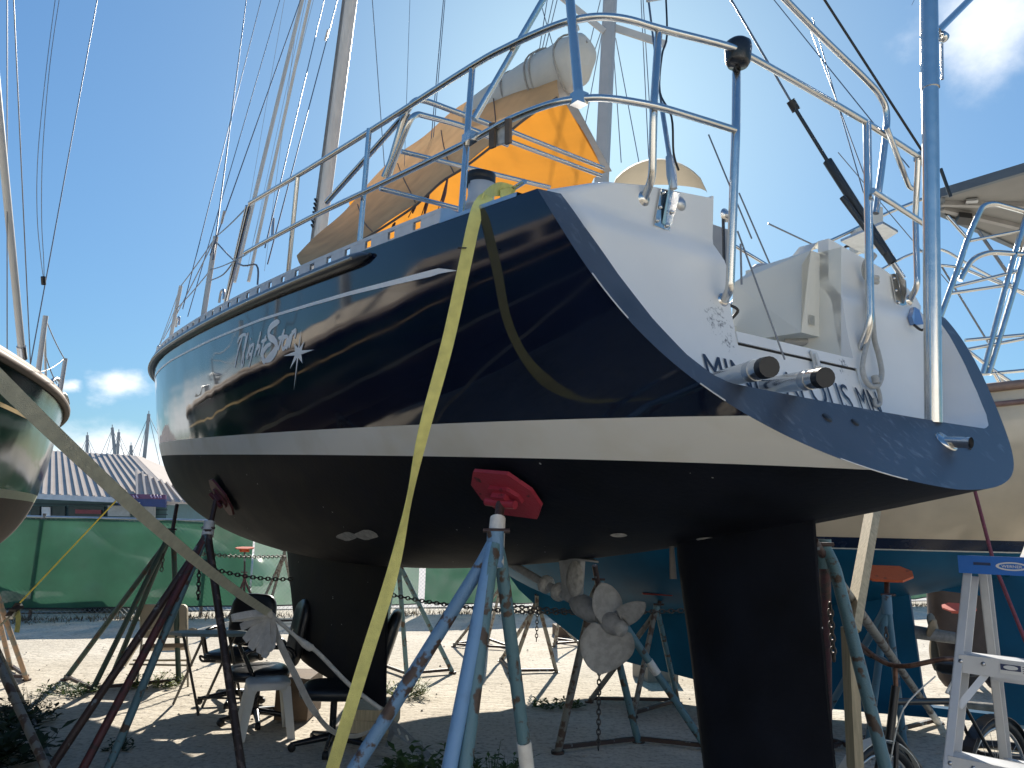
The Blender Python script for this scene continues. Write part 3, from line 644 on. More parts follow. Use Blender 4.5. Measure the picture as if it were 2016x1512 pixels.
def blade(tip_uv,wd,face=0):
    tip=NS.pix(*tip_uv); d=tip-hub; d=d-ax_*(d@ax_)*.35; L_=np.linalg.norm(d); d=d/L_; sd=nrm(np.cross(ax_,d)); tw=nrm(sd*.86+ax_*.5)
    rows=[]
    for x in np.linspace(0,1,14):
        hw=wd*(.35+.65*math.sin(math.pi*min(1,(x*.9+.16)))**.8)*(1 if x<.86 else math.sqrt(max(0,1-((x-.86)/.14)**2)))
        t2=nrm(sd*(.70+.25*x)+ax_*(.62-.45*x)); vw=nrm(np.cross(nrm(hub-CAMP),d)); vw=vw if vw@t2>0 else -vw; t2=nrm(t2*(1-face)+vw*face); p=hub+d*(.02+(L_-.02)*x); th=.010*(1-.8*x)
        rows.append([p+t2*hw*y+ax_*(th*(1-y*y)+.012*y*y) for y in np.linspace(-1,1,9)]+[p+t2*hw*y-ax_*(th*(1-y*y)-.012*y*y) for y in np.linspace(1,-1,9)])
    mb=MB(); mb.grid(rows,True,True); return mb.build('propeller_blade',bronze,prop)
blade((1176,1326,1,.02),.130); blade((1168,1138,1,.03),.075,.7); blade((1296,1199,1,-.02),.050,.75)
# scuffed patches and transducer on the bottom
pat=mat('bare_patch',(.40,.38,.35),.8,var=.3,scale=30)
for (u,v,rx,ry) in ((684,1055,20,8),(722,1052,24,9),(1220,1052,16,4),(1395,1060,20,4)):
    if u<900:
        base=[hullhit(u+rx*math.cos(a)*(1+.12*math.sin(3*a+u)),v+ry*math.sin(a)*(1+.15*math.cos(4*a))) for a in np.linspace(0,2*math.pi,18,endpoint=False)]
    else: base=[hullhit(u+rx*math.cos(a),v+ry*math.sin(a)) for a in np.linspace(0,2*math.pi,14,endpoint=False)]
    base=[b for b in base if b is not None]
    if len(base)>5:
        pts=[onhull(b[0],b[2],.004) for b in base]
        mb=MB(); mb.add(pts,[tuple(range(len(pts)))]); mb.build('bare_patch',pat,ns)
# exhaust and drain holes in the rim
def onrim(u,v):
    r=NS.M@ray(u,v); c=NS.M@(CAMP-NS.o); pg=None
    for k in np.linspace(1.4,4,3000):
        q=c+k*r; g_=q[0]-rf(q[2])
        if pg is not None and pg*g_<0: return q
        pg=g_
rn=nrm(NS.W(rf(.13),0,.13)-NS.W(rf(.13)+.5*1.0,0,.13-.5)); q0=onrim(1862,870); n_out=nrm(-NS.fx-NS.up*.25); n_rim=nrm(-NS.fx+NS.up*.95)
ex=MB(); P0=NS.W(*q0)
dn=-nrm(np.cross(NS.W(rf(.15),1,.15)-NS.W(rf(.15),0,.15),NS.W(rf(.2),0,.2)-NS.W(rf(.1),0,.1)))
if dn@NS.fx>0: dn=-dn
ex.lathe(P0+dn*.003,dn,[(.0,.004),(.042,.004),(.044,-.004)],18); ex.tube([P0,P0-NS.fx*.085-NS.up*.004],.0195,16,cap=False); exo=ex.build('exhaust_outlet',steel,rim)
MB().lathe(P0-NS.fx*.07,NS.fx,[(0,0),(.018,0)],14).build('exhaust_bore',black,exo)
for (u,v,r_) in ((1628,823,.017),(1683,832,.014),(1905,880,.014)):
    p=NS.W(*onrim(u,v)); MB().lathe(p+dn*.003,dn,[(.0,.001),(r_,.001),(r_*1.06,-.002)],18).build('drain_hole',black,rim)
# toe rail
toe=MB(); n_t=150; ss=np.linspace(1.17,10.2,n_t)
def TR(s,z,o): t,h=sheer(s); return NS.W(s,t-.012-o,h+z)
for z0,z1 in ((-.004,.014),(.048,.064)):
    toe.grid([[TR(s,z0,0),TR(s,z1,0),TR(s,z1,.012),TR(s,z0,.012)] for s in ss],False,True)
k=0; s=1.17
while s<10.1:
    a,b=s,min(s+.155,10.15)
    toe.grid([[TR(x,.014,.001),TR(x,.048,.001),TR(x,.048,.011),TR(x,.014,.011)] for x in np.linspace(a,b,4)],False,True); s+=.155+.055
toe.build('toe_rail',mat('toe_rail_alloy',(.66,.66,.66),.55,.0,var=.08,scale=14),ns)
pl_=MB(); pl_.grid([[TR(s,-.003,-.014),TR(s,.012,-.012),TR(s,.012,.05),TR(s,-.003,.05)] for s in np.linspace(.70,1.16,8)],False,True); pl_.grid([[TR(s,.01,.0),TR(s,.01+.05*math.sin(math.pi*min(1,(s-1.05)/.13)*.5),.0),TR(s,.01+.05*math.sin(math.pi*min(1,(s-1.05)/.13)*.5),.03),TR(s,.01,.03)] for s in np.linspace(1.05,1.18,8)],False,True); pl_.build('stern_fairlead',alu,ns)
# rub rail: black moulding with a metal strip
path=[onhull(s,sheer(s)[1]-.032,.012) for s in np.linspace(1.70,10.5,110)]
rr=[.008,.026]+[.032]*107+[.02]
MB().tube(path,rr,12).build('rub_rail',mat('rub_rail_vinyl',(.018,.022,.03),.3,var=.2),ns)
MB().tube([onhull(s,sheer(s)[1]-.030,.044) for s in np.linspace(1.82,10.4,110)],.007,8).build('rub_strip',mat('rub_strip_alloy',(.45,.42,.36),.35,.8,var=.15,scale=20),ns)
# cove stripe
dec=mat('silver_decal',(.90,.90,.90),.45,var=.03)
def cove(s): return float(np.interp(s,[1.05,1.08,1.957,3.161,4.364,5.912,8.5,10.2],[.648,.652,.705,.762,.79,.809,.80,.77]))
cs=MB(); rows=[]
for s in np.linspace(1.06,10.2,160):
    wd=.014+.012*math.exp(-(s-1.1)*1.6); c=cove(s)
    if s<1.20: wd=.024; c=cove(s)+0.004-(1.20-s)*.10; wd*=max(.05,(s-1.05)/.15)
    rows.append([onhull(s,c-wd/2,.0035),onhull(s,c+wd/2,.0035)])
cs.grid(rows); cs.build('cove_stripe',dec,ns)
# script name and star
def zp(x,y): return 400+x/6.873,580+y/6.873
def hs_of(x,y):
    q=hullhit(*zp(x,y)); return np.array([q[0],q[2]])
def stroke(mb,pts,w0,w1=None,n=5):
    pts=smooth_path([hs_of(*p) for p in pts],n); k=len(pts); w1=w1 or w0; L_,R_=[],[]
    for i in range(k):
        t=pts[min(i+1,k-1)]-pts[max(i-1,0)]; t=t/(np.linalg.norm(t)+1e-9); nn=np.array([-t[1],t[0]]); e=i/(k-1); w_=(w0+(w1-w0)*e)*(min(1,.35+6*e)*min(1,.35+6*(1-e)))/2
        L_.append(onhull(*(pts[i]+nn*w_),.002)); R_.append(onhull(*(pts[i]-nn*w_),.002))
    mb.grid([L_,R_])
lm=MB(); U=.026
for st in ([(430,990),(460,850),(500,690),(540,560)],[(468,650),(500,580),(545,545),(592,542)],[(592,545),(560,730),(518,972)],[(618,512),(590,640),(556,790)],[(518,972),(548,940),(556,790)],
           [(642,665),(610,790),(592,860),(622,832)],[(650,612),(655,598)],
           [(700,668),(660,690),(632,765),(640,812),(668,780),(692,700)],[(694,668),(660,840),(626,985)],
           [(790,500),(742,690),(700,840)],[(728,745),(760,692),(776,715),(746,822)],
           [(858,545),(818,690),(786,815),(812,806)],[(792,640),(868,604)]): stroke(lm,st,U*.75)
stroke(lm,[(1044,368),(1000,376),(930,430),(894,505),(905,572),(965,612),(1002,672),(985,750),(920,845),(845,902)],U*1.3,U*2.0)
stroke(lm,[(845,902),(812,868),(820,770),(880,690),(930,668)],U*1.9,U*.7)
for st in ([(1110,470),(1062,620),(1020,752)],[(1026,592),(1118,560)],[(1155,560),(1108,582),(1078,660),(1082,738),(1118,700),(1158,590)],[(1158,560),(1126,690),(1142,722)],
           [(1196,540),(1160,650),(1136,735)],[(1222,488),(1195,600),(1166,722)],[(1185,600),(1222,520),(1266,484),(1243,596)]): stroke(lm,st,U*.8)
lm.build('lettering',dec,ns)
sm_=MB(); cen=(1300,790); arms=[(1340,470),(1510,745),(1240,1300),(1100,832)]; dg=[(1385,630),(1355,930),(1190,1005),(1250,655)]; inn_=[]
poly=[]
def lerp2(a,b,f): return (a[0]+(b[0]-a[0])*f,a[1]+(b[1]-a[1])*f)
def halfp(a,b):  # notch between a long arm and a diagonal
    return (cen[0]+(a[0]-cen[0])/math.hypot(a[0]-cen[0],a[1]-cen[1])*38+(b[0]-cen[0])/math.hypot(b[0]-cen[0],b[1]-cen[1])*30, cen[1]+(a[1]-cen[1])/math.hypot(a[0]-cen[0],a[1]-cen[1])*38+(b[1]-cen[1])/math.hypot(b[0]-cen[0],b[1]-cen[1])*30)
for i in range(4):
    a=arms[i]; b=dg[i]; c=arms[(i+1)%4]; poly+= [a,halfp(a,b),b,halfp(c,b)]
pw=[onhull(*hs_of(*p),.0045) for p in poly]; cw=onhull(*hs_of(*cen),.0055)
sm_.add([cw]+pw,[(0,1+i,1+(i+1)%16) for i in range(16)]); sm_.build('star_emblem',dec,ns)
# ---------------------------------------------------------------- stainless rails
def sidepts(uvs,h): return [NS.pix(u,v,2,h) for u,v in uvs]
RU=1.5; RL=1.17
up_=smooth_path(sidepts([(492,400),(600,337),(760,238),(930,130),(1000,92),(1060,64),(1110,45),(1150,36),(1180,33),(1215,35),(1250,42),(1300,57),(1440,93),(1480,113),(1600,180),(1700,238),(1790,296),(1822,317)],RU),4)
lw_=smooth_path(sidepts([(482,498),(600,434),(760,358),(930,275),(1000,237),(1080,206),(1140,195),(1200,194),(1290,209),(1370,232),(1447,256)],RL),4)
po=[]
rl=MB().tube(up_,.0135,12).build('pushpit_rail',steel,ns); MB().tube(lw_,.0125,12).build('pushpit_rail',steel,ns)
def railpt(u,v,h): return NS.pix(u,v,2,h)
def deckat(u,v):
    q=NS.plane(u,v,1,1.25)
    for _ in range(8):
        t=sheer(max(q[0],.62))[0]-.06; q=NS.plane(u,v,1,t)
    return NS.W(*q)
def stan(top,bot,knee=None,r=.0125,name='stanchion'):
    pts=[railpt(*top)]+([NS.pix(*knee)] if knee else [])+[bot]
    return MB().tube(fillet(pts,.06),r,12).build(name,steel,ns)
stan((930,132,RU),deckat(908,424)); stan((727,254,RU),deckat(708,478)); stan((586,346,RU),deckat(567,540))
MB().tube(fillet([railpt(500,396,RU),railpt(492,402,RU)-0*upv,deckat(441,612)],.08),.0135,12).build('pushpit_leg',steel,ns)
MB().tube(fillet([railpt(488,404,RU)+NS.fx*.02,deckat(443,610)+NS.fx*.05],.08),.011,12).build('pushpit_leg',steel,ns)
# stern uprights fixed to the transom
def flange(p,n): return MB().lathe(p,n,[(.0,.012),(.014,.012),(.02,.006),(.027,.0)],16)
def pnl(u,v): return NS.W(*onpanel(u,v))
nout=-NS.fx
for tp_,md,kn,ft in (((1297,60,RU),(1287,213,RL),(1284,352),(1268,391)),((1450,118,RU),(1449,258,RL),(1437,572),(1424,592))):
    foot=pnl(*ft); q=NS.loc(foot); kne=NS.pix(*kn,0,q[0]-.055)
    MB().tube(fillet([railpt(*tp_),railpt(*md),kne,foot],.05),.0135 if tp_[0]<1400 else .0155,12).build('pushpit_upright',steel,ns); flange(foot,nout).build('foot_flange',steel,ns)
ft=pnl(1428,424); MB().tube([ft,NS.pix(1447,424,0,NS.loc(ft)[0]-.055)],.012,10).build('pushpit_bracket',steel,ns); flange(ft,nout).build('foot_flange',steel,ns)
# starboard side of the pushpit
tq=railpt(1707,241,RU); ft=pnl(1694,688); MB().tube(fillet([tq,NS.pix(1713,640,0,NS.loc(ft)[0]-.05),ft],.06),.0165,12).build('pushpit_upright',steel,ns)
a,b=railpt(1808,308,RU),pnl(1790,592); MB().tube(fillet([a,NS.pix(1802,430,0,NS.loc(b)[0]-.03),NS.pix(1806,565,0,NS.loc(b)[0]-.06),b],.05),.0135,12).build('pushpit_upright',steel,ns); flange(b,nout).build('foot_flange',steel,ns)
MB().tube([NS.pix(1718,375,2,1.17),NS.pix(1818,440,2,1.17)],.0125,12).build('pushpit_rail',steel,ns)
MB().tube([NS.pix(1822,317,2,RU),NS.pix(1826,440,0,.5)],.0105,12).build('pushpit_upright',steel,ns)
MB().tube(fillet([railpt(1745,250,RU)+0*upv,NS.pix(1790,368,0,.62),NS.pix(1800,372,0,.62)],.03),.012,10).build('pushpit_brace',steel,ns)
# tall curved tube and its foot
tb=[NS.pix(1535,-12,0,.75),NS.pix(1620,75,0,.75),NS.pix(1700,152,0,.75),NS.pix(1733,190,0,.75),NS.pix(1746,228,0,.75),NS.pix(1740,300,0,.75),NS.pix(1724,420,0,.75)]
MB().tube(smooth_path(tb,8),.0155,12).build('davit_tube',steel,ns)
# tall pole on the lip
q=NS.loc(NS.pix(1843,832,0,.215)); pb=NS.W(.225,q[1],.215); ptop=NS.W(.225,NS.plane(1829,-60,0,.225)[1],2.25); pm=pb+(ptop-pb)*.655
MB().tube([pb,pm],.0305,20).build('mast_pole',steel,ns); pu=MB().tube([pm-upv*.02,pm,ptop],[.034,.034,.030],20).build('mast_pole',steel,ns)
pk=NS.pix(1846,62,0,.225); MB().tube([pk,NS.pix(1920,-12,0,.25)],.014,12).build('pole_strut',steel,ns); MB().lathe(pk+NS.fx*-.01+NS.pt*-.02-NS.up*.02,NS.pt,[(.008,-.012),(.02,-.012),(.02,.012),(.008,.012)],14).build('pole_eye',steel,ns)
MB().tube([NS.pix(1852,85,0,.225)-NS.pt*.008,NS.pix(1853,155,0,.225)-NS.pt*.008],.006,8).build('pole_track',dullsteel,ns)
MB().box(railpt(1816,312,RU),NS.fx*.02,NS.pt*.04,NS.up*.02).build('pole_clamp',dullsteel,ns)
# poles and frame on the port quarter
p=railpt(1140,195,RL); MB().tube([p,NS.pix(1121,-15,1,NS.loc(p)[1])],.0165,12).build('support_pole',steel,ns); MB().box(p,NS.fx*.022,NS.pt*.022,NS.up*.02).build('pole_clamp',steel,ns)
p=railpt(932,255,RL)+NS.up*.04; MB().tube([p,NS.pix(1076,-12,1,.98)],.0125,12).build('support_pole',steel,ns); MB().box(railpt(925,272,RL),NS.fx*.03,NS.pt*.018,NS.up*.018).build('pole_clamp',steel,ns)
for (u0,v0),(u1,v1),s0 in (((1005,258),(1188,331),1.5),((1003,278),(1184,346),1.5),((790,298),(1082,369),1.5),((748,371),(908,412),1.5)):
    a=NS.pix(u0,v0,0,s0); b=NS.pix(u1,v1,0,s0); MB().tube([a,b],.010,10).build('cross_tube',steel,ns)
bk=[NS.pix(643,398,1,1.20),NS.pix(713,320,1,1.17),NS.pix(793,230,1,1.14)]; s0=NS.loc(bk[-1])[0]-.03
bk+= [NS.pix(813,202,0,s0),NS.pix(835,198,0,s0),NS.pix(897,220,0,s0),NS.pix(1010,262,0,s0)]; MB().tube(smooth_path(bk,6),.0135,12).build('bimini_bow',steel,ns)
bk=[NS.pix(763,347,1,1.15),NS.pix(786,290,1,1.14),NS.pix(806,240,1,1.13)]; s0=NS.loc(bk[-1])[0]
bk+= [NS.pix(820,226,0,s0),NS.pix(840,229,0,s0),NS.pix(915,250,0,s0),NS.pix(1000,285,0,s0)]; MB().tube(smooth_path(bk,6),.0135,12).build('bimini_bow',steel,ns)
MB().tube([NS.pix(760,350,1,1.15),NS.pix(772,318,1,1.145),NS.pix(800,222,1,1.14)],[.024,.02,.02],10).build('bimini_hinge',steel,ns)
# little plate clamped to the lower rail
c_=railpt(986,262,RL)-NS.pt*-.02; MB().prism([NS.pix(968,246,1,NS.loc(c_)[1]),NS.pix(1003,238,1,NS.loc(c_)[1]),NS.pix(1004,280,1,NS.loc(c_)[1]),NS.pix(974,290,1,NS.loc(c_)[1])],NS.pt*.012).build('mount_plate',mat('bleached_plate',(.5,.48,.44),.6,var=.2,scale=40,bump=.3),ns)
for u,v in ((972,268),(1003,260)): MB().prism([NS.pix(u-5,v-24,1,NS.loc(c_)[1]+.02),NS.pix(u+5,v-26,1,NS.loc(c_)[1]+.02),NS.pix(u+5,v+22,1,NS.loc(c_)[1]+.02),NS.pix(u-5,v+26,1,NS.loc(c_)[1]+.02)],NS.pt*.01).build('plate_batten',darkwood,ns)
# black lamp cup on the rail
c_=railpt(1449,108,RU)+nout*.01
MB().lathe(c_+NS.up*.052,-NS.up,[(.0,0),(.032,.0),(.046,.012),(.049,.03),(.044,.085),(.036,.10),(.0,.104)],20).build('lamp_cup',blackgloss,ns)
MB().tube(smooth_path([c_-NS.up*.05+NS.pt*.012,c_-NS.up*.065+NS.pt*.01,c_-NS.up*.066-NS.pt*.008,c_-NS.up*.05-NS.pt*.012],4),.003,6).build('cup_ring',black,ns)
# lifelines and forward stanchions
def st_pt(u,v): return deckat(u,v)
f1b=deckat(402,612); f1t=NS.pix(425,466,1,NS.loc(f1b)[1]-.03); f2b=deckat(338,655)
f2t=NS.pix(356,563,1,NS.loc(f2b)[1]-.03)
for a,b,r_ in ((f1t,f1b,.02),(f2t,f2b,.016)): MB().tube([a,b+nrm(b-a)*.09],r_,10).build('stanchion',alup,ns)
e0_=railpt(495,398,RU)
fwd=deckat(322,668)
for a,b in ((e0_,f1t),(f1t,f2t),(f2t,deckat(308,694)),(NS.pix(486,500,2,RL),f1t+(f1b-f1t)*.45),(f1t+(f1b-f1t)*.45,f2t+(f2b-f2t)*.5),(f1t,fwd),(f2t+(f2b-f2t)*.4,deckat(306,698))):
    MB().tube(sag(a,b,.012,8),.0045,6).build('lifeline',wire,ns)
MB().tube(smooth_path([f1t+(f1b-f1t)*.06+0*upv,NS.pix(470,520,1,1.3),NS.pix(505,522,1,1.25),NS.pix(507,560,1,1.25)],5),.006,6).build('loose_line',wire,ns)
MB().tube(smooth_path([NS.pix(462,512,1,1.32),NS.pix(440,540,1,1.32),NS.pix(415,552,1,1.32)],5),.005,6).build('loose_line',wire,ns)
for u,v in ((352,640),(312,694),(440,590)): 
    p=deckat(u,v); MB().tube(smooth_path([p,p+NS.up*.07+NS.fx*.02,p+NS.up*.075+NS.fx*.10,p+NS.fx*.13],4),.009,8).build('bow_cleat',dullsteel,ns)
# mast, boom
mp=mat('mast_alloy',(.58,.56,.52),.45,.1,var=.10,scale=3,stretch=(8,8,.8))
mb_=NS.pix(629,455,1,0.); mt_=NS.pix(697,-60,1,0.); md=nrm(mt_-mb_); mb0=mb_-md*1.45
def mastsec(name,p,q,a,b,mt,parent,n=24,fr=NS):
    t=nrm(q-p); x=nrm(fr.fx-t*(fr.fx@t)); y=np.cross(t,x); G=[]
    for e in (p,q):
        row=[]
        for j in range(n):
            an=2*math.pi*j/n; cx,sy=math.cos(an),math.sin(an); k=1-.10*(abs(sy)>.94)-(.14 if (.3<an%math.pi<.55) else 0)
            row.append(e+x*a*np.sign(cx)*abs(cx)**.8*k+y*b*np.sign(sy)*abs(sy)**.8*k)
        G.append(row)
    m_=MB(); m_.grid(G,True,True); m_.add(G[0],[tuple(range(n))[::-1]]); m_.add(G[1],[tuple(range(n))]); return m_.build(name,mt,parent)
mast=mastsec('mast',mb0,mt_+md*6,.095,.068,mp,ns)
xo=nrm(NS.pt-md*(NS.pt@md)); aft=nrm(-NS.fx+md*(NS.fx@md))
for k,o in enumerate((-.03,.0,.035)):
    m_=MB(); m_.bar(mb0+xo*.068+aft*o,mt_+md*6+xo*.070+aft*o,.006,.006); m_.build('mast_groove',mat('mast_groove_dark',(.12,.12,.12),.5),mast)
m_=MB()
for k in range(7): m_.tube([mb_+md*(.02+.045*k)+xo*.08+aft*.02,mb_+md*(.05+.045*k)+xo*.085-aft*.02],.012,6)
m_.build('halyard_stoppers',black,mast)
for k,(u,v) in enumerate(((630,250),(676,215))): pass
# wires: foot at the deck, head up in the mast plane
def wirepx(a,b,ta,tb,r=.004,m_=wire,name='shroud'):
    P=NS.pix(a[0],a[1],1,ta); Q=NS.pix(b[0],b[1],1,tb); P=P-nrm(Q-P)*.28
    return MB().tube([P,Q+(Q-P)*.25],r,6).build(name,m_,ns)
for a,b,ta,tb,r in (((425,466),(485,0),1.28,.75,.006),((372,560),(514,0),1.30,.5,.0045),((385,570),(551,0),1.25,.5,.004),((433,448),(588,10),1.27,.6,.005),((470,520),(560,0),-.9,-.3,.003),((492,505),(602,0),-1.0,-.4,.003),((500,470),(617,0),-1.1,-.4,.003),((533,440),(638,0),1.15,.2,.0045),((525,500),(590,0),-.6,-.2,.003),((757,330),(733,0),-.4,-.1,.004),((797,300),(807,0),.2,.05,.002),((848,285),(873,0),.1,0.0,.0035),((852,285),(876,0),.1,0.0,.003),((540,470),(660,15),.9,.1,.005)):
    wirepx(a,b,ta,tb,r)
p=NS.pix(430,460,1,1.27); 
for (u0,v0,u1,v1,t0) in ((436,440,442,415,1.26),(536,465,538,430,1.12),(640,80,646,58,.45)): MB().tube([NS.pix(u0,v0,1,t0),NS.pix(u1,v1,1,t0)],.010,8).build('turnbuckle',dullsteel,ns)
for a,b,ta,tb,r in (((473,505),(578,70),.7,.35,.022),((500,505),(610,0),.5,.2,.018)): wirepx(a,b,ta,tb,r,alup,'furled_stay')
# backstays
hydb=mat('backstay_black',(.02,.025,.03),.35,var=.2)
cp1=pnl(1309,420); 
def chainplate(uv,poly):
    t=NS.plane(*uv,0,NS.loc(pnl(*uv))[0]); s0=NS.loc(pnl(*uv))[0]-.006
    pp=[NS.pix(u,v,0,s0) for u,v in poly]; o=MB().prism(pp,-NS.fx*.006).build('chainplate',steel,ns); return o,s0
c1,s1=chainplate((1309,420),[(1299,372),(1337,382),(1316,456),(1286,444)])
for u,v in ((1306,380),(1300,408),(1294,434),(1323,418),(1314,444)):
    MB().lathe(NS.pix(u,v,0,s1-.008),nout,[(0,.008),(.006,.007),(.008,0)],10).build('bolt',steel,c1)
MB().prism([NS.pix(1330,356,0,s1-.01),NS.pix(1322,352,0,s1-.03),NS.pix(1306,440,0,s1-.008),NS.pix(1312,444,0,s1-.008)],NS.pt*.006).build('tang',steel,c1)
tg0=NS.pix(1322,345,0,s1-.02); tg1=NS.pix(1318,308,0,s1-.01)
MB().tube([NS.pix(1326,372,0,s1-.025),tg0,tg1],[.014,.018,.014],8).build('toggle',dullsteel,ns)
MB().tube([tg1,NS.pix(1302,205,0,s1+.1)],.009,10).build('turnbuckle',dullsteel,ns); MB().tube([NS.pix(1302,205,0,s1+.1),NS.pix(1273,-30,0,s1+.35)],.0045,6).build('backstay',wire,ns)
MB().tube(smooth_path([NS.pix(1311,-5,0,s1+.3),NS.pix(1313,70,0,s1+.2),NS.pix(1303,110,0,s1+.15),NS.pix(1299,180,0,s1+.1),NS.pix(1322,230,0,s1-.02),NS.pix(1326,300,0,s1-.02),NS.pix(1336,335,0,s1)],5),.004,6).build('aerial_cable',black,ns)
MB().tube([NS.pix(1274,2,0,s1+.25),NS.pix(1303,-3,0,s1+.25)],.006,8).build('wire_spacer',dullsteel,ns)
flange(pnl(1340,401),nout).build('deck_fitting',dullsteel,ns)
c2,s2=chainplate((1770,565),[(1753,540),(1764,538),(1783,600),(1764,606)])
for u,v in ((1760,548),(1764,572),(1769,596)): MB().lathe(NS.pix(u,v,0,s2-.008),nout,[(0,.008),(.006,.007),(.008,0)],10).build('bolt',steel,c2)
MB().prism([NS.pix(1768,540,0,s2-.008),NS.pix(1784,552,0,s2-.05),NS.pix(1786,575,0,s2-.05),NS.pix(1780,598,0,s2-.008)],NS.pt*.006).build('tang',dullsteel,c2)
B=lambda u,v,ds: NS.pix(u,v,0,s2+ds)
MB().tube([B(1778,548,-.03),B(1758,518,-.01)],.013,8).build('toggle',dullsteel,ns)
MB().tube([B(1758,518,-.01),B(1629,317,.22)],[.02,.022],14).build('backstay_tensioner',hydb,ns); MB().tube([B(1742,500,.01),B(1658,388,.15)],[.014,.014],10).build('tensioner_cylinder',hydb,ns)
MB().tube([B(1629,317,.22),B(1563,210,.33)],.009,10).build('backstay_rod',hydb,ns); MB().tube([B(1568,218,.33),B(1556,198,.34)],.021,10).build('backstay_insulator',black,ns)
MB().tube([B(1563,210,.33),B(1425,-25,.6)],.0055,8).build('backstay',wire,ns)
MB().tube([B(1816,298,.05),B(1617,-10,.25)],.006,8).build('stay_line',black,ns)
for a,b in (((1700,380),(1600,35)),((1722,400),(1585,30)),((1790,330),(1520,-5))): MB().tube([PY(*a,7.),PY(*b,8.5)],.006,5).build('far_line',wire,ns)
# stern light with blue lens
v0=pnl(1803,628); MB().prism([PN(*(NS.loc(pnl(u,v))[1:]),.004) for u,v in ((1791,606),(1800,612),(1808,640),(1790,641),(1785,625))],nout*.02).build('vent_scoop',mat('blue_scoop',(.12,.22,.42),.2),ns)
MB().tube(smooth_path([NS.pix(1800,640,0,.5),NS.pix(1815,650,0,.5),NS.pix(1828,640,0,.45)],5),.006,6).build('cable',black,ns)
# folded step ladder tubes lying on the lip
for k,(a,b,r_) in enumerate((((1400,752),(1508,724),.030),((1500,762),(1618,744),.030))):
    sL=.36; A_=NS.pix(*a,0,.47); B_=NS.pix(*b,0,.10); ld=MB().tube([A_,A_+(B_-A_)*.5,B_],[r_*.95,r_,r_],16).build('ladder_tube',steel,ns); dd=nrm(B_-A_)
    MB().tube([B_-dd*.012,B_+dd*.022],[r_*1.04,r_*1.0],16).build('end_cap',black,ld)
    MB().tube([B_-dd*.10,B_-dd*.06],r_*1.06,16).build('collar',dullsteel,ld)
MB().tube([NS.pix(1458,480,0,.6),NS.pix(1460,560,0,.6)],.004,6).build('line_a' if False else 'control_line',wire,ns)
MB().tube([NS.pix(1452,455,0,.55),NS.pix(1545,708,0,.44)],.0035,6).build('stay_rod',wire,ns)
# winch
wc=NS.pix(946,402,1,1.02); MB().lathe(wc-NS.up*.02,NS.up,[(.0,0),(.066,0),(.066,.014),(.056,.03),(.052,.05),(.056,.10),(.0,.101)],22).build('winch',mat('grey_drum_winch',(.58,.58,.58),.35,.2),ns)
wt=NS.pix(946,364,1,1.02); MB().lathe(wt,NS.up,[(.057,-.01),(.060,.01),(.055,.014),(.059,.02),(.058,.042),(.03,.048),(.0,.048)],22).build('winch_top',black,ns)
h0=NS.pix(1000,379,1,1.0); MB().tube([h0,NS.pix(1033,357,1,1.0)],[.008,.010],8).build('winch_handle',steel,ns)
# ================================================================ CANVAS AND STRAPS
canvas=mat('shaded_tan_canvas',(.55,.36,.19),.85,var=.14,scale=5,trans=.48,bump=.15,bscale=150)  # port flap: same cloth as the sheet, its shade put into the tan
orange=mat('sunlit_orange_canvas',(.66,.27,.03),.8,var=.10,scale=3,trans=.55)  # starboard sheet: lit copy of the awning cloth, sun glow in its colour
bagm=mat('grey_white_canvas',(.56,.53,.47),.85,var=.08,scale=5,bump=.2,bscale=40)
aw=thing('awning','tan and orange canvas awning hung over the boom of the navy yacht','awning',NS.pix(1000,230,1,0))
top=[((1100,100),0),((1030,132),0),((958,177),0),((891,218),0),((835,268),.02),((780,306),.06),((735,350),.16),((679,415),.38),((623,463),.68),((584,503),.97)]
low=[((1098,190),.12),((1035,232),.24),((969,286),.38),((913,329),.48),((869,357),.56),((822,400),.64),((770,436),.74),((715,470),.86),((655,502),1.0),((600,526),1.10)]
tw_=smooth_path([NS.pix(*p,1,t) for p,t in top],5); lw2=smooth_path([NS.pix(*p,1,t) for p,t in low],5)
G=[]
for k in np.linspace(0,1,12):
    G.append([a+(b-a)*k+np.array([0,0,-.035*math.sin(math.pi*k)+.010*math.sin(9*k+i*.5)*k*(1-k)])+NS.pt*.015*k*math.sin(i*.35+4*k) for i,(a,b) in enumerate(zip(tw_,lw2))])
MB().grid(G).build('port_flap',canvas,aw)
MB().tube([p-np.array([0,0,.005]) for p in lw2],.008,6).build('bolt_rope',mat('dark_rope',(.10,.08,.07),.8),aw)
for f in (9,17,25,33):
    MB().tube([G[k][f]+NS.pt*.012 for k in range(2,12)],.004,5).build('lacing',mat('brown_lacing',(.13,.09,.07),.8),aw)
c0=NS.pix(1187,334,1,-1.0); s0=NS.loc(c0)[0]; ta=NS.pix(1112,183,1,-.06)
rows=[]
for y in np.linspace(0,1,14):
    r=[]
    for x in np.linspace(0,1,60):
        tp=ta+(NS.pix(690,395,1,-.05)-ta)*x; bt=c0+NS.fx*4.2*x-NS.up*.28*x+NS.pt*(-.05)
        e_=min(1,x*9); fold=e_*(.075*math.sin(x*78+.8*math.sin(3*y))*max(0,1-x*3.2)*(.3+.7*y)+.03*math.sin(x*40+1.5*y)*(.3+.7*y)+.03*math.sin(x*13+2*y))
        r.append(tp+(bt-tp)*y+NS.pt*fold-NS.up*.08*e_*math.sin(math.pi*y))
    rows.append(r)
MB().grid(rows).build('starboard_sheet',orange,aw)
MB().ribbon([r[0] for r in rows],.055,lambda f:NS.fx,.006).build('hem',mat('grey_hem',(.30,.31,.32),.8),aw)
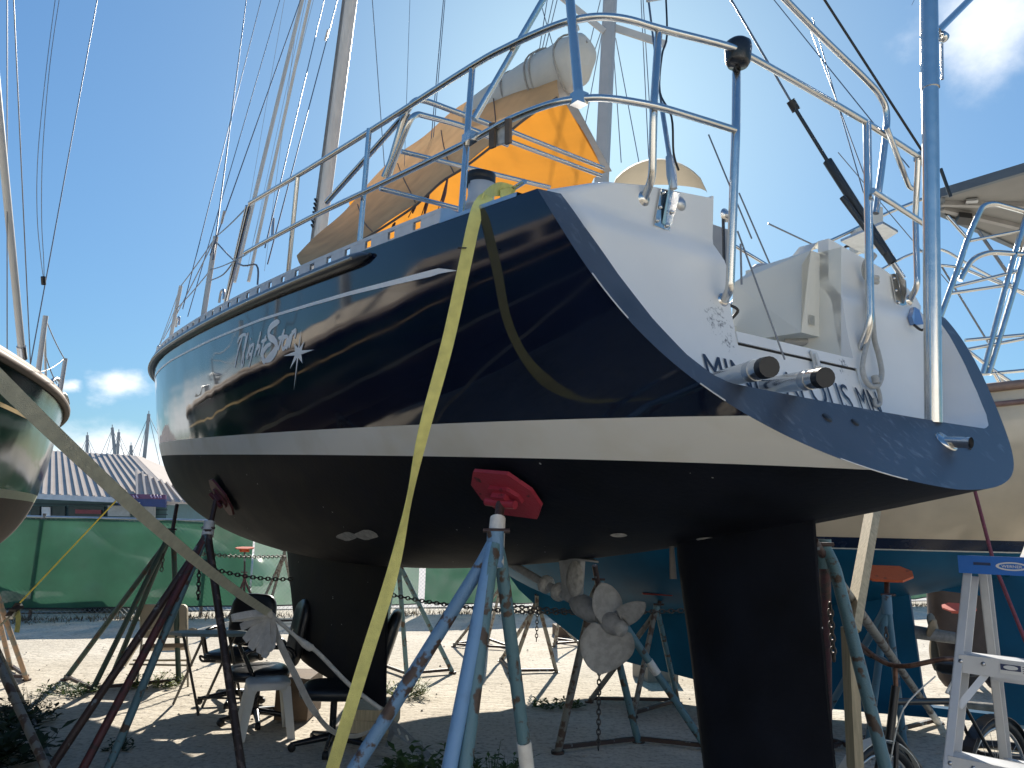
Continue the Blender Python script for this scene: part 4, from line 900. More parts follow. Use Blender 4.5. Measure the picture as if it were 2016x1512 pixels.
# furled sail bag at the boom end
sb=thing('sail_cover','grey white canvas sail cover laced round the boom end','sail cover',NS.pix(1110,130,1,0))
b0,b1=NS.pix(1150,112,1,0),NS.pix(930,222,1,0); bd=nrm(b1-b0); L_=np.linalg.norm(b1-b0); bx_=NS.pt; by_=nrm(np.cross(bd,bx_)); by_=by_ if by_[2]>0 else -by_
R_=[];
for x,r in ((-.01,.05),(0,.115),(.03,.15),(.12,.165),(.25,.165),(.36,.155),(.5,.14),(.75,.125),(1.0,.10)):
    R_.append([b0+bd*L_*x*1.0+(bx_*math.cos(a)*.72+by_*math.sin(a))*r*(1+.05*math.sin(3*a+x*9)+.04*math.sin(5*a+x*22)) for a in np.linspace(0,2*math.pi,26,endpoint=False)])
cv=MB(); cv.grid(R_,True,True); cv.add(R_[0],[tuple(range(26))]); cvo=cv.build('cover',bagm,sb)
rp2=mat('grey_lashing',(.34,.31,.27),.8,var=.2,scale=40)
for x in (.10,.30,.34,.58): MB().tube([b0+bd*(L_*x+.03*math.sin(a*2))+(bx_*math.cos(a)*.72+by_*math.sin(a))*(.172 if x<.4 else .142) for a in np.linspace(0,2*math.pi,24)],.006,6).build('lashing',rp2,sb)
kn=b0+bd*L_*.10+by_*.18; MB().lathe(kn-by_*.03,by_,[(.0,0),(.03,.0),(.022,.02),(.012,.035),(.028,.055),(.02,.075),(0,.08)],12).build('tied_neck',bagm,cvo)
MB().tube(smooth_path([kn,b0+bd*L_*.02+by_*.12,b0-bd*.01+by_*.08],5),.005,6).build('tail_line',rp2,sb)
# small tackle under the awning
tk=mat('maroon_tackle',(.09,.03,.03),.5,var=.2)
for (u0,v0,u1,v1) in ((881,352,869,410),(845,378,835,425),(820,396,812,420),(778,438,772,450)):
    MB().tube([NS.pix(u0,v0,1,.55),NS.pix((u0+u1)/2,(v0+v1)/2,1,.55),NS.pix(u1,v1,1,.55)],[.005,.011,.005],8).build('tackle',tk,aw)
    MB().tube([NS.pix(u0,v0,1,.55),NS.pix(u1-8,v1+8,1,.55)],.003,5).build('tackle_line',tk,aw)
# yellow strap from the stern quarter to the ground
A=NS.pix(949,397,1,1.20); top_pt=A; gp=PZ(527,1930,0.0); mid1=PY(834,850,A[1]*.0+ (A[1]*.62+gp[1]*.38)); 
ys=thing('ratchet_strap','long yellow webbing strap from the stern quarter of the navy yacht down to the ground','strap',gp)
ctr=[A+np.array([.02,0.03,.035]),A,PY(935,430,A[1]-.035),*[PY(u,v,A[1]-.035+(gp[1]-A[1]+.035)*(1-(PY(u,v,2.5)[2])/2.55)) for u,v in ((912,535),(880,680),(834,850),(805,985),(772,1130),(722,1290),(658,1500))],gp]
pth=smooth_path(ctr,6); 
def ysd(f):
    an=0.30+.95*math.exp(-((f-.60)/.09)**2)+.2*math.sin(f*5); return np.array([math.cos(an),math.sin(an),.0])
MB().ribbon(pth,.045,ysd,.0025).build('webbing',yellowstrap,ys)
MB().ribbon(smooth_path([A+np.array([0,0,.01]),NS.pix(965,378,1,1.12),NS.pix(985,372,1,1.05),NS.pix(1008,380,1,1.0),NS.pix(985,388,1,1.05)],5),[.05]*21,lambda f:np.array([.3,-.3,.9]),.004).build('wrap',yellowstrap,ys)
MB().box(PY(910,488,A[1]-.052),np.array([.014,0,0]),np.array([0,.003,0]),np.array([.001,0,.0016])).build('stitching',black,ys)
# pale strap across the left foreground
ps=thing('webbing_strap','long faded pale strap slanting from the upper left to a tied bundle beside the keel','strap',PY(530,1208,5.0))
p0,p1=PY(-60,690,2.0),PY(530,1207,5.0)
MB().ribbon([p0+(p1-p0)*t-np.array([0,0,.05*4*t*(1-t)]) for t in np.linspace(0,1,26)],.048,lambda f:np.array([.45,-.25,.85])if f<.5 else np.array([.55,-.2,.8]),.0025).build('webbing',palestrap,ps)
bn=[]
for k,(dx,dz,l,w_) in enumerate(((-.17,-.09,1,.05),(-.13,-.16,1,.05),(-.08,-.20,1,.055),(-.02,-.22,1.,.05),(.02,-.24,1,.05),(.06,-.20,1,.05),(-.19,-.02,1,.045))):
    e=p1+np.array([dx,-.02*k,dz])*1.0; sd=np.array([.4,-.8,.3]); lp=smooth_path([p1,p1+(e-p1)*.5+np.array([.018,0,.012]),e,p1+(e-p1)*.5-np.array([.018,0,.012]),p1],6)
    MB().ribbon(lp,w_,lambda f,dx=dx,dz=dz:np.array([-dz,-.10,dx]),.003).build('strap_loop',greystrap,ps)
MB().tube([p1+np.array([-.03,0,.02]),p1+np.array([.03,0,-.03])],.024,8).build('knot',greystrap,ps)
kp=PY(750,1396,5.2); MB().tube(smooth_path([p1,PY(600,1268,5.05),PY(625,1284,5.08),PY(690,1350,5.15),kp],4),[.012]*4+[.024]*3+[.014]*10,8).build('twisted_tail',greystrap,ps)
MB().ribbon(smooth_path([p1,PY(552,1268,4.95),PY(584,1335,4.92),PY(615,1395,4.9),PY(655,1440,4.95),PY(700,1449,5.0),PY(735,1436,5.1)],6),.055,lambda f:np.array([.8,-.5,.3])if f<.55 else np.array([.3,-.7,.6]),.003).build('hanging_tail',greystrap,ps)
rt=thing('strap_bracket','grey notched metal bracket with slots on the sand under the keel','bracket',PZ(800,1470))
brk=mat('galvanised_bracket',(.30,.29,.26),.6,.3,var=.2,scale=20)
q=lambda u,v,z=.10:PZ(u,v,z)
MB().prism([q(757,1414,.22),q(775,1422,.20),q(792,1436,.17),q(848,1488,.06),q(838,1499,.05),q(800,1462,.13),q(776,1446,.16),q(764,1472,.10),q(758,1470,.10),q(766,1438,.17),q(752,1428,.20)],np.array([.0,.03,.005])).build('plate',brk,rt)
for u,v in ((784,1440),(800,1453)): MB().tube([q(u,v-5,.19),q(u+3,v+5,.165)],.008,6).build('slot',mat('slot_light',(.6,.56,.48),.8),rt)
# left yellow ratchet strap
y2=thing('ratchet_strap','thin yellow ratchet strap rising from a buckle in front of the left fence','strap',PY(30,1200,7.2))
a_,b_=PY(36,1190,7.0),PY(247,966,8.8); MB().ribbon([a_+(b_-a_)*t for t in np.linspace(0,1,10)],.055,np.array([.5,-.4,.7]),.003).build('webbing',mat('bright_yellow_webbing',(.80,.62,.05),.75,var=.06,scale=20),y2)
MB().bar(PY(18,1216,6.9),PY(38,1190,7.0),.06,.04).build('buckle',dullsteel,y2); MB().bar(PY(24,1202,6.88),PY(40,1194,6.95),.08,.02).build('handle',black,y2)
MB().ribbon([PY(20,1213,6.9),PY(-20,1250,6.7)],.05,np.array([.5,-.4,.7]),.003).build('tail',palestrap,y2); MB().ribbon(smooth_path([PY(33,1195,6.95),PY(36,1220,6.95),PY(33,1245,6.95)],5),.05,np.array([1,-.2,0]),.003).build('tail',yellowstrap,y2)
# ================================================================ GREEN BOAT ON THE LEFT
LB=Frame(73.5,0,(-3.30,-.42,1.80))
lb=thing('sailboat','dark green sailing yacht at the left edge with a pale rail','sailboat',(*LB.W(5,0,0)[:2],0))
greengel=glossmat('green_gelcoat',(.005,.017,.012),.12,.012,1.6); greengel.node_tree.nodes['Principled BSDF'].inputs['Coat Weight'].default_value=0.; greengel.node_tree.nodes['Principled BSDF'].inputs['Specular IOR Level'].default_value=.22
strip('hull',greengel,.07,None,16,60,lb,LB); strip('boot_stripe',mat('pale_boot_stripe',(.34,.36,.28),.45),.0,.07,3,60,lb,LB); strip('bottom',mat('red_brown_antifouling',(.055,.032,.028),.75,var=.3,scale=5),None,0.,14,60,lb,LB)
LS=lambda s,o,z:(lambda t,h:LB.W(s,-(t+o),h+z))(*sheer(s))
MB().tube([LS(s,.005,-.02) for s in np.linspace(.8,10.75,70)],.034,10).build('rub_rail',mat('teak_rail',(.15,.115,.095),.6,var=.2),lb)
MB().grid([[LS(s,-.02,.0),LS(s,.0,.05),LS(s,-.05,.06),LS(s,-.07,0)] for s in np.linspace(.8,10.75,60)]).build('toe_rail',mat('toe_teak',(.33,.27,.22),.65),lb)
MB().grid([[LB.W(s,-t*x,h-.02) for x in np.linspace(-1,1,5)] for s in np.linspace(.7,10.7,30) for t,h in [sheer(s)]]).build('deck',white,lb)
MB().grid([[LB.W(s,-t_at(s,h_)-.004,h_) for h_ in (.63,.66)] for s in np.linspace(1,10.4,60)]).build('cove_stripe',mat('gold_stripe',(.45,.33,.16),.4),lb)
dh=MB(); ssec=[(.7,.9,.0),(.9,.95,.55),(4.4,1.0,.62),(5.0,.92,.40),(7.4,.6,.34),(7.9,.4,.0)]
dh.grid([[LB.W(s,y*w_,sheer(s)[1]+z*hh) for y,z in ((-1,0),(-.93,.85),(-.75,1),(.75,1),(.93,.85),(1,0))] for s,w_,hh in ssec],False)
dho=dh.build('deckhouse',mat('beige_deckhouse',(.52,.44,.34),.45,var=.05),lb)
for i in range(5):
    s=1.3+i*.66; MB().prism([LB.W(s,-.965,sheer(s)[1]+.14),LB.W(s+.48,-.97,sheer(s)[1]+.14),LB.W(s+.48,-.95,sheer(s)[1]+.42),LB.W(s,-.945,sheer(s)[1]+.40)],-LB.pt*.02).build('window',wnd,dho)
def lbp(u,v,t=-1.2): return LB.pix(u,v,1,t)
for (a,b,r,nm,mt) in (((90,622),(75,735),.022,'stanchion',alup),((129,706),(118,775),.02,'stanchion',alup),((-12,120),(42,682),.028,'furled_stay',alup),((14,-20),(14,690),.004,'stay',wire),((26,-20),(60,720),.0045,'stay',wire),((195,-20),(59,722),.005,'stay',wire),((88,640),(90,745),.010,'stanchion',alup)):
    MB().tube([lbp(*a),lbp(*b)],r,8).build(nm,mt,lb)
MB().tube([lbp(42,682),lbp(45,706)],.035,10).build('furler_drum',dullsteel,lb)
for pts in (((110,-10),(92,130),(75,300),(73,420),(80,505),(86,550)),((118,-10),(98,130),(84,300),(82,430),(86,510),(87,552))): MB().tube(smooth_path([lbp(*p) for p in pts],5),.003,5).build('slack_halyard',wire,lb)
MB().tube([lbp(85,545),lbp(86,560)],.02,8).build('block',black,lb)
for a,b in (((90,628),(128,708)),((90,700),(112,755)),((80,732),(124,708))): MB().tube(sag(lbp(*a),lbp(*b),.02,8),.005,6).build('lifeline',wire,lb)
for pts in (((104,765),(102,752),(110,745),(118,752),(116,765)),((121,790),(122,775),(130,780),(134,795))): MB().tube(smooth_path([lbp(*p,-1.1) for p in pts],5),.018,8).build('fairlead',dullsteel,lb)
kb=MB(); kb.prism([LB.W(s,.09,z) for s,z in ((.8,0.0),(1.2,-1.60),(5.0,-1.70),(7.4,-1.2),(8.6,-.5),(9,0.0))],-LB.pt*.18); kb.build('keel',MATS['red_brown_antifouling'],lb)
LM=LB.W(6.3,0,1.0); MB().tube([LM,LM+np.array([0,0,11])],.085,12).build('mast',alup,lb)
# ================================================================ CREAM AND BLUE BOAT ON THE RIGHT
q=PZ(1998,1434,.10); CB=Frame(30,0,(q[0],q[1],0))
cb=thing('sailboat','cream sailing yacht with a teal blue full keel bottom, right of the navy yacht','sailboat',(*CB.W(3,0,0)[:2],0))
creamh=glossmat('cream_gelcoat',(.42,.35,.25),.14,.004,1.0); creamh.node_tree.nodes['Principled BSDF'].inputs['Coat Weight'].default_value=.2
teal=mat('teal_blue_antifouling',(.003,.080,.165),.5,spec=.15,var=.25,scale=2,bump=.04,bscale=30); navystripe=mat('navy_waterline',(.006,.014,.042),.25,var=.2)
Lc=7.2
def cbsec(s,f):
    """port half section, f 0 at the fairbody line to 1 at the sheer: (t,z)"""
    x=(s+.5)/(Lc+.5); b=1.62*(1-max(0,(x-.32)/.68)**1.7)*(1-.22*max(0,(.45-x)/.45)**2); zs=2.78-.25*math.sin(math.pi*min(x,1)*.9)+.55*max(0,x-.5)
    zc=1.42-.62*math.sin(math.pi*min(max((x-.02)/.96,0),1))**.9+1.9*max(0,(x-.55)/.45)**2; zc=min(zc,zs-.05)
    P=[(0,zc),(b*.55,zc+.04+.10*(1-x)),(b*.97,zc+.28*(zs-zc)),(b*1.03,zc+.6*(zs-zc)),(b,zs)]
    # bezier
    n=4;t=z=0
    for i,(pt,pz) in enumerate(P):
        c=math.comb(n,i)*f**i*(1-f)**(n-i); t+=c*pt;z+=c*pz
    return t,z
def cb_at(s,z):
    lo,hi=0.,1.
    for _ in range(24):
        m_=(lo+hi)/2
        if cbsec(s,m_)[1]<z: lo=m_
        else: hi=m_
    return lo
def cbstart(f_of):  # raked wineglass transom
    s=-.2
    for _ in range(20):
        z=cbsec(s,f_of(s))[1]; s=.5*s+.5*(-.05-.30*(z-1.3))
    return s
def cbstrip(name,z0,z1,mt,rows):
    P=[]
    for w_ in np.linspace(0,1,rows):
        def fo(s):
            a=0 if z0 is None else cb_at(s,z0); b=1 if z1 is None else cb_at(s,z1); return a+(b-a)*w_
        s0=cbstart(fo); P.append([(s,*cbsec(s,fo(s))) for s in np.linspace(s0,Lc,44)])
    mb=MB(); mb.grid([[CB.W(*p) for p in r] for r in P]); mb.grid([[CB.W(p[0],-p[1],p[2]) for p in r] for r in P][::-1]); mb.build(name,mt,cb); return P
Pt=cbstrip('hull',1.64,None,creamh,14); cbstrip('waterline_stripe',1.555,1.64,navystripe,3); cbstrip('stripe_edge',1.545,1.555,mat('pale_pinstripe',(.6,.6,.55),.5),2); Pb=cbstrip('bottom',None,1.545,teal,12)
tr_=[r[0] for r in Pb]+[r[0] for r in Pt]; trm=mat('pale_transom',(.62,.56,.46),.35,var=.04)
MB().grid([[CB.W(p[0]-.004,p[1]*x,p[2]) for x in np.linspace(1,-1,7)] for p in tr_]).build('transom',trm,cb)
for u,v in ((2012,890),(2008,998)):
    P_=CB.pix(u,v,0,-.2); MB().lathe(P_,-CB.fx,[(0,.02),(.03,.02),(.045,.0)],14).build('through_hull',dullsteel,cb)
MB().tube([CB.W(r[0],r[1]+.015,r[2]+.03) for r in Pt[-1]],.035,8).build('cap_rail',mat('teak_cap',(.26,.17,.13),.55,var=.2,scale=12),cb)
MB().tube([CB.W(r[0],r[1]+.02,r[2]-.10) for r in Pt[-1]],.02,8).build('rubbing_strake',mat('teak_strake',(.22,.13,.11),.55,var=.2,scale=12),cb)
MB().grid([[CB.W(r[0],r[1]*x,r[2]-.06) for x in (1,.5,0,-.5,-1)] for r in Pt[-1]]).build('deck',cream,cb)
# keel plate with propeller aperture, and rudder
kp_=[(.72,1.5),(.72,1.22),(.66,.30),(.60,.12),(1.4,.09),(2.72,.21),(3.47,.31),(3.95,.46),(4.32,.68),(4.72,.96),(4.93,1.2),(5.1,1.5)]
kb=MB(); kb.prism([CB.W(s,.10,z) for s,z in kp_],-CB.pt*.20); kb.build('keel',teal,cb)
kb=MB(); kb.prism([CB.W(.10,.07,1.45),CB.W(.10,.07,.14),CB.W(-.55,.07,.16),CB.W(-.62,.07,.7),CB.W(-.42,.07,1.4)],-CB.pt*.14); kb.build('rudder',teal,cb)
kb=MB(); kb.prism([CB.W(.80,.06,.13),CB.W(.05,.06,.13),CB.W(.05,.06,.20),CB.W(.80,.06,.20)],-CB.pt*.12); kb.build('heel_shoe',teal,cb)
kb=MB(); kb.prism([CB.W(.75,.07,1.22),CB.W(.08,.07,1.16),CB.W(.08,.07,1.5),CB.W(.75,.07,1.5)],-CB.pt*.14); kb.build('deadwood',teal,cb)
hc=CB.W(.55,0,.80); MB().tube([CB.W(.75,0,.82),CB.W(.38,0,.79)],[.06,.05],12).build('propeller_hub',bronze,cb)
for k in range(3):
    a=k*2.09+.5; d=CB.pt*math.cos(a)+CB.up*math.sin(a); rows=[]
    for x in np.linspace(.05,.30,8):
        w_=.075*math.sin(math.pi*(x/.31))**.7; tq=nrm(np.cross(d,CB.fx)*.8+CB.fx*.5); rows.append([hc+d*x+tq*w_*y for y in (-1,-.4,.4,1)]+[hc+d*x+tq*w_*y+CB.fx*.008 for y in (1,.4,-.4,-1)])
    MB().grid(rows,True,True).build('propeller_blade',mat('propeller_brown',(.20,.16,.11),.6,.3,var=.2),cb)
# mast, spreader, spray hood, rails, stern arch
mt0=CB.pix(1185,345,1,0.); mt1=CB.pix(1203,-40,1,0.); sp0=NS; 
mq=mastsec('mast',mt0-nrm(mt1-mt0)*.75,mt1+nrm(mt1-mt0)*5,.085,.085,mat('grey_mast_paint',(.40,.41,.41),.45,.2,var=.05),cb,20,CB)
dY=mt0[1]; 
MB().bar(PY(1105,-6,dY-.12),PY(1190,62,dY-.10),.02,.08).build('spreader',alup,mq); MB().bar(PY(1195,50,dY-.02),PY(1312,88,dY-.0),.02,.10).build('spreader',alup,mq)
for a,b in (((1110,300),(1182,0)),((1120,250),(1184,60)),((1140,310),(1186,60)),((1223,320),(1205,60)),((1258,320),(1212,75)),((1277,310),(1262,0)),((1285,310),(1266,0)),((1145,290),(1060,-10)),((1060,110),(1078,-5)),((1064,112),(1090,-5)),((1070,110),(1098,-5))):
    MB().tube([PY(*a,dY),PY(*b,dY+.1)],.006,5).build('shroud',wire,cb)
hd=[];Y0=dY+.1
for x in np.linspace(0,1,5):
    hd.append([PY(1200+ (1392-1200)*f,380-66*math.sin(math.pi*min(1,f*1.0))**.55*(1 if x<1 else .2)-3*x,Y0+x*1.2) for f in np.linspace(0,1,16)])
MB().grid(hd).build('spray_hood',mat('tan_hood',(.52,.46,.36),.8,var=.05,bump=.1,trans=.15),cb)
ay=5.9
def T(name,pts,r=.02,Y=None,m_=steel,par=cb,dy=0):
    return MB().tube(fillet([PY(u,v,(Y or ay)+dy*i) for i,(u,v) in enumerate(pts)],.12),r,10).build(name,m_,par)
T('rail',[(1395,640),(1470,570),(1512,528),(1660,463),(1745,420),(1850,378)],.016,6.6)
T('rail',[(1440,480),(1520,528)],.016,6.6); T('rail',[(1700,550),(1790,500),(1850,486),(1905,520),(2016,580)],.012,6.6)
for pts in (((1840,655),(1882,540),(1909,459),(1935,405),(1957,400),(2030,420)),((1935,737),(1979,567),(2020,425)),((1946,737),(1984,612),(2024,475)),((1890,552),(1912,511),(1946,496),(2030,502))): T('arch_tube',list(pts),.022)
for pts in (((1909,474),(2020,452)),((1868,578),(1990,560)),((1875,565),(2000,535)),((1900,670),(2030,658)),((1905,688),(2030,664)),((1920,738),(2030,728)),((1905,690),(1960,732),(2030,778)),((1955,730),(1990,795)),((1865,425),(1905,470))): T('cross_tube',list(pts),.014)
T('arch_tube',[(1850,522),(1890,526),(1960,555),(2030,580)],.012)
hz=4.62
pan=[PZ(1854,385,hz),PZ(2120,306,hz),PZ(2120,540,hz),PZ(1853,420,hz)]
MB().prism(pan,np.array([0,0,.012])).build('hardtop',mat('hardtop_underside',(.20,.195,.185),.6,var=.08),cb)
for a,b in ((0,1),(3,2),(0,3)): MB().bar(pan[a]+np.array([0,0,.02]),pan[b]+np.array([0,0,.02]),.05,.08).build('hardtop_frame',mat('dark_frame',(.10,.12,.14),.5),cb)
for f in (.33,.62): MB().bar(pan[0]+(pan[3]-pan[0])*f-upv*.02,pan[1]+(pan[2]-pan[1])*f-upv*.02,.05,.04).build('hardtop_batten',mat('grey_batten',(.26,.25,.24),.5),cb)
MB().prism([PZ(1880,432,hz-.03),PZ(1910,434,hz-.03),PZ(1914,420,hz-.03),PZ(1888,417,hz-.03)],-upv*.05).build('junction_box',black,cb); MB().prism([PZ(1900,398,hz-.01),PZ(1924,396,hz-.01),PZ(1926,390,hz-.01),PZ(1902,392,hz-.01)],-upv*.02).build('vent_plate',dullsteel,cb)
T('support_wire',[(1852,332),(1872,388)],.014,6.0,hydb); T('support_wire',[(1845,510),(1955,690)],.008,6.2,wire); T('support_wire',[(1926,455),(1985,540)],.014,6.1,wire)
T('support_rod',[(1970,735),(1990,790)],.018,6.0,dullsteel)
bxm=mat('white_bracket',(.60,.58,.52),.5,var=.06)
MB().prism([PY(1682,500,6.5),PY(1740,478,6.5),PY(1738,408,6.5),PY(1722,404,6.5),PY(1716,440,6.5),PY(1686,450,6.5)],np.array([0,.12,0])).build('instrument_box',bxm,cb); MB().prism([PZ(1655,476,3.98),PZ(1700,500,3.98),PZ(1768,458,3.98),PZ(1738,440,3.98)],upv*.02).build('tray',dullsteel,cb)
T('tray_bracket',[(1658,500),(1662,485),(1685,484)],.012,6.4,black)
MB().lathe(PY(1500,560,6.3),upv,[(0,0),(.085,.0),(.08,.10),(.088,.105),(.088,.15),(.06,.17),(0,.17)],18).build('deck_drum',mat('grey_drum',(.42,.43,.44),.5),cb)
for a,b in (((1512,440),(1650,505)),((1395,265),(1480,470)),((1455,380),(1520,530)),((1800,0),(1795,10))): T('whip_aerial',[a,b],.010 if a[0]<1600 else .003,9.,wire)
T('neighbour_line' if False else 'shroud',[(1650,300),(1870,560)],.004,6.5,wire)
ln=thing('mooring_line','thin maroon line slanting down behind the stepladder top','rope',PY(2030,1290,5.0)); MB().tube([PY(1915,950,5.0),PY(1957,1110,4.8),PY(2030,1290,4.6)],.011,8).build('line',mat('maroon_rope',(.20,.05,.07),.7,var=.2,scale=60),ln)
# ================================================================ BOAT STANDS
def ground_on(u0,v0,u1,v1,v):  # extrapolate an image line to row v
    return u0+(u1-u0)*(v-v0)/(v1-v0)
def footP(x,y): return np.array([x,y,0.])
def stand(label,collar,pad_c,pad_n,feet,pipe,pad_m,group='boat stands under the hulls',r=.024,braces=None,bend=.16,pad=.17,tapes=(),pipes=None,screw_m=None,padrot=0.):
    t=thing('boat_stand',label,'boat stand',(float(collar[0]),float(collar[1]),0),group)
    collar=np.asarray(collar,float); pad_c=np.asarray(pad_c,float); pad_n=nrm(pad_n)
    MB().tube([collar-upv*.10,collar+upv*.03],r*1.25,10).build('collar',pipe,t)
    base=pad_c-pad_n*.055
    MB().tube([collar-upv*.05,base],r*.72,10).build('screw',screw_m or rustpipe,t)
    h0=collar+nrm(base-collar)*.045; MB().tube([h0-np.array([.05,.02,0]),h0+np.array([.05,-.02,.0])],.009,8).build('nut_handle',screw_m or rustpipe,t)
    for k,f in enumerate(feet):
        f=np.asarray(f,float); d=f-collar; o=nrm(np.array([d[0],d[1],0])); kn=collar-upv*.09+o*.05
        P=fillet([collar-upv*.02+o*.012,kn,f] if bend else [collar,f],bend or .05)
        MB().tube(P,r,10).build('leg',(pipes[k] if pipes else pipe),t)
        MB().tube([f-upv*.01,f+upv*.012],r*1.7,10).build('foot',rustpipe,t)
        for (kk,a,b) in tapes:
            if kk==k:
                A=kn+(f-kn)*a; B=kn+(f-kn)*b; MB().tube([A,B],r*1.12,10).build('tape',tape,t)
    for i,j in (braces if braces is not None else [(i,(i+1)%len(feet)) for i in range(len(feet))]):
        a,b=np.asarray(feet[i],float),np.asarray(feet[j],float); MB().bar(a+upv*.035,b+upv*.035,.03,.03).build('brace',rustpipe,t)
    if pad_m is not None:
        ax=nrm(np.cross(pad_n,np.array([0,0,1.])) if abs(pad_n[2])<.98 else np.array([1.,0,0])); ay_=np.cross(pad_n,ax)
        c,s=math.cos(padrot),math.sin(padrot); ax,ay_=ax*c+ay_*s,ay_*c-ax*s
        w_,l_=pad,pad*.86; k=.35
        poly=[(-w_,-l_*k),(-w_*k*1.6,-l_),(w_*k*1.6,-l_),(w_,-l_*k),(w_,l_*k),(w_*k*1.6,l_),(-w_*k*1.6,l_),(-w_,l_*k)]
        pd=MB().prism([pad_c+ax*x+ay_*y for x,y in poly],-pad_n*.016).build('pad',pad_m,t)
        MB().prism([pad_c-pad_n*.016+ax*x*.55+ay_*y*.42 for x,y in poly],-pad_n*.016).build('pad_pan',pad_m,pd)
        MB().tube([base-ax*.075,base+ax*.075],.017,10).build('pivot',pad_m,pd); MB().prism([base+ax*x+ay_*y for x,y in ((-.035,-.035),(.035,-.035),(.035,.035),(-.035,.035))],pad_n*.045).build('saddle',pad_m,pd)
    return t
def hullframe(u,v,off=.03):
    q=hullhit(u,v); P=onhull(q[0],q[2],0); n=onhull(q[0],q[2],1.)-P; return P+n*off,-n
# front stand: its pad bears on the bilge in the middle of the picture
pc,pn=hullframe(1003,962,.02); co=PY(975,1062,pc[1]-.16)
def far(u0,v0,u1,v1,Y):
    """ground point at depth Y on the picture line through two points"""
    for v in np.linspace(1100,3000,3000):
        P=PZ(ground_on(u0,v0,u1,v1,v),v)
        if P[1]<=Y: return footP(P[0],P[1])
Yc=co[1]
stand('close blue stand with chipped paint and a crimson pad under the navy bilge',co,pc,pn,[far(950,1085,690,1512,Yc-.35),far(962,1080,880,1512,Yc-.62),far(985,1090,925,1512,Yc-.55),far(985,1165,1033,1512,Yc+.45)],bluepipe,redpad,braces=[(0,3),(1,0),(2,3)],tapes=((0,.54,.64),(3,.44,.51)),pipes=[bluepipe,mat('sky_blue_paint',(.16,.31,.52),.45,col2=(.10,.19,.30),thr=(.5,.75),scale=9),tealpipe,tealpipe],r=.0255,pad=.155,padrot=.15)
tw=MB(); s0_=co-upv*.06; tw.tube([s0_-upv*.03,s0_+(pc-pn*.07-s0_)*.75],[.034,.030],12); t_=bpy.data.objects['boat_stand']; tw.build('tape_wrap',tape,t_)
# left stand
pc,pn=hullframe(443,975,.02); co=PY(409,1050,pc[1]-.15); Yc=co[1]
stand('rust brown stand with a dull crimson pad under the navy bow',co,pc,pn,[far(398,1070,100,1512,Yc-.75),far(404,1075,165,1512,Yc-.8),far(408,1085,215,1512,Yc-.6),far(412,1115,475,1512,Yc-.7)],rustpipe,mat('dull_crimson_pad',(.10,.018,.022),.55,var=.3),braces=[(0,1),(2,3)],pipes=[rustpipe,redpipe,tealpipe,mat('dark_brown_pipe',(.045,.03,.027),.55,col2=(.12,.09,.08),thr=(.55,.6),scale=18)],r=.027,pad=.16,padrot=.9)
t_=bpy.data.objects['boat_stand.001']; MB().tube([co-upv*.02,co+(pc-pn*.08-co)*.35],[.045,.04],10).build('tape_wrap',tape,t_); MB().tube([PY(382,1114,Yc),PY(414,1106,Yc)],.026,8).build('cross_piece',greenpipe,t_)
# dark green stand at the bow
co=PY(338,1050,8.0); stand('dark green stand behind the rusty one, its screw running up beside the bow',co,PY(356,985,8.15),np.array([.5,.3,.8]),[PZ(128,1338),PZ(180,1362),PZ(215,1345),PZ(352,1345)],greenpipe,None,braces=[(0,1),(1,3)],r=.027)
# stands glimpsed between keel and fence
co=PY(482,1132,12.6); stand('thin rusty stand with a small orange pad in front of the pale fence cloth',co,PY(482,1078,12.6),np.array([.0,-.1,1]),[PZ(452,1212),PZ(478,1222),PZ(512,1210)],redpipe,orangepad,r=.02,pad=.14)
co=PY(560,1090,11.5); stand('grey stand whose legs pass behind the leading edge of the keel',co,co+upv*.3,np.array([0,0,1]),[PZ(520,1228),PZ(498,1226),PZ(590,1225)],greypipe,None,r=.022,bend=0)
co=PY(782,1098,8.6); stand('teal stand just right of the navy keel',co,co+upv*.25,np.array([-.3,0,1]),[PZ(801,1332),PZ(891,1324),PZ(745,1312)],tealpipe,None,r=.026,braces=[(0,2),(0,1)])
co=PY(1058,1178,9.0); stand('dark stand with a bright orange pad below the forefoot of the blue boat',co,PY(1072,1131,9.05),np.array([-.35,-.55,.75]),[PZ(1006,1326),PZ(1096,1325),PZ(985,1302)],greypipe,orangepad,r=.024,braces=[(0,1),(0,2)],pad=.16)
co=PY(985,1150,10.4); stand('distant grey stand left of the orange padded one',co,co+upv*.2,np.array([0,0,1]),[PZ(893,1273),PZ(960,1262),PZ(1010,1280)],greypipe,None,r=.02)
co=PY(1100,1215,11.); stand('small pale stand far behind the propeller',co,co+upv*.1,np.array([0,0,1]),[PZ(1090,1272),PZ(1140,1268),PZ(1095,1262)],greypipe,None,r=.018)
# by the propeller: starboard stand of the yacht
co=PY(1180,1150,6.1); stand('large grey teal stand straddling the ground behind the propeller',co,PY(1168,1100,6.0),np.array([-.2,-.3,.9]),[PZ(1098,1481),PZ(1257,1463),PZ(1395,1478)],tealpipe,None,r=.030,braces=[(0,1),(1,2)],pipes=[greypipe,tealpipe,tealpipe],tapes=((2,.42,.50),))
co=PY(1293,1198,7.6); stand('pale blue stand with a dark red pad under the blue boat, right of the propeller',co,PY(1303,1153,7.65),np.array([-.12,-.28,.95]),[PZ(1160,1382),PZ(1246,1412),PZ(1335,1385)],tealpipe,mat('brick_red_pad',(.17,.022,.022),.55,var=.3),r=.026,braces=[(0,2),(1,2)],pad=.24,pipes=[greypipe,greypipe,tealpipe])
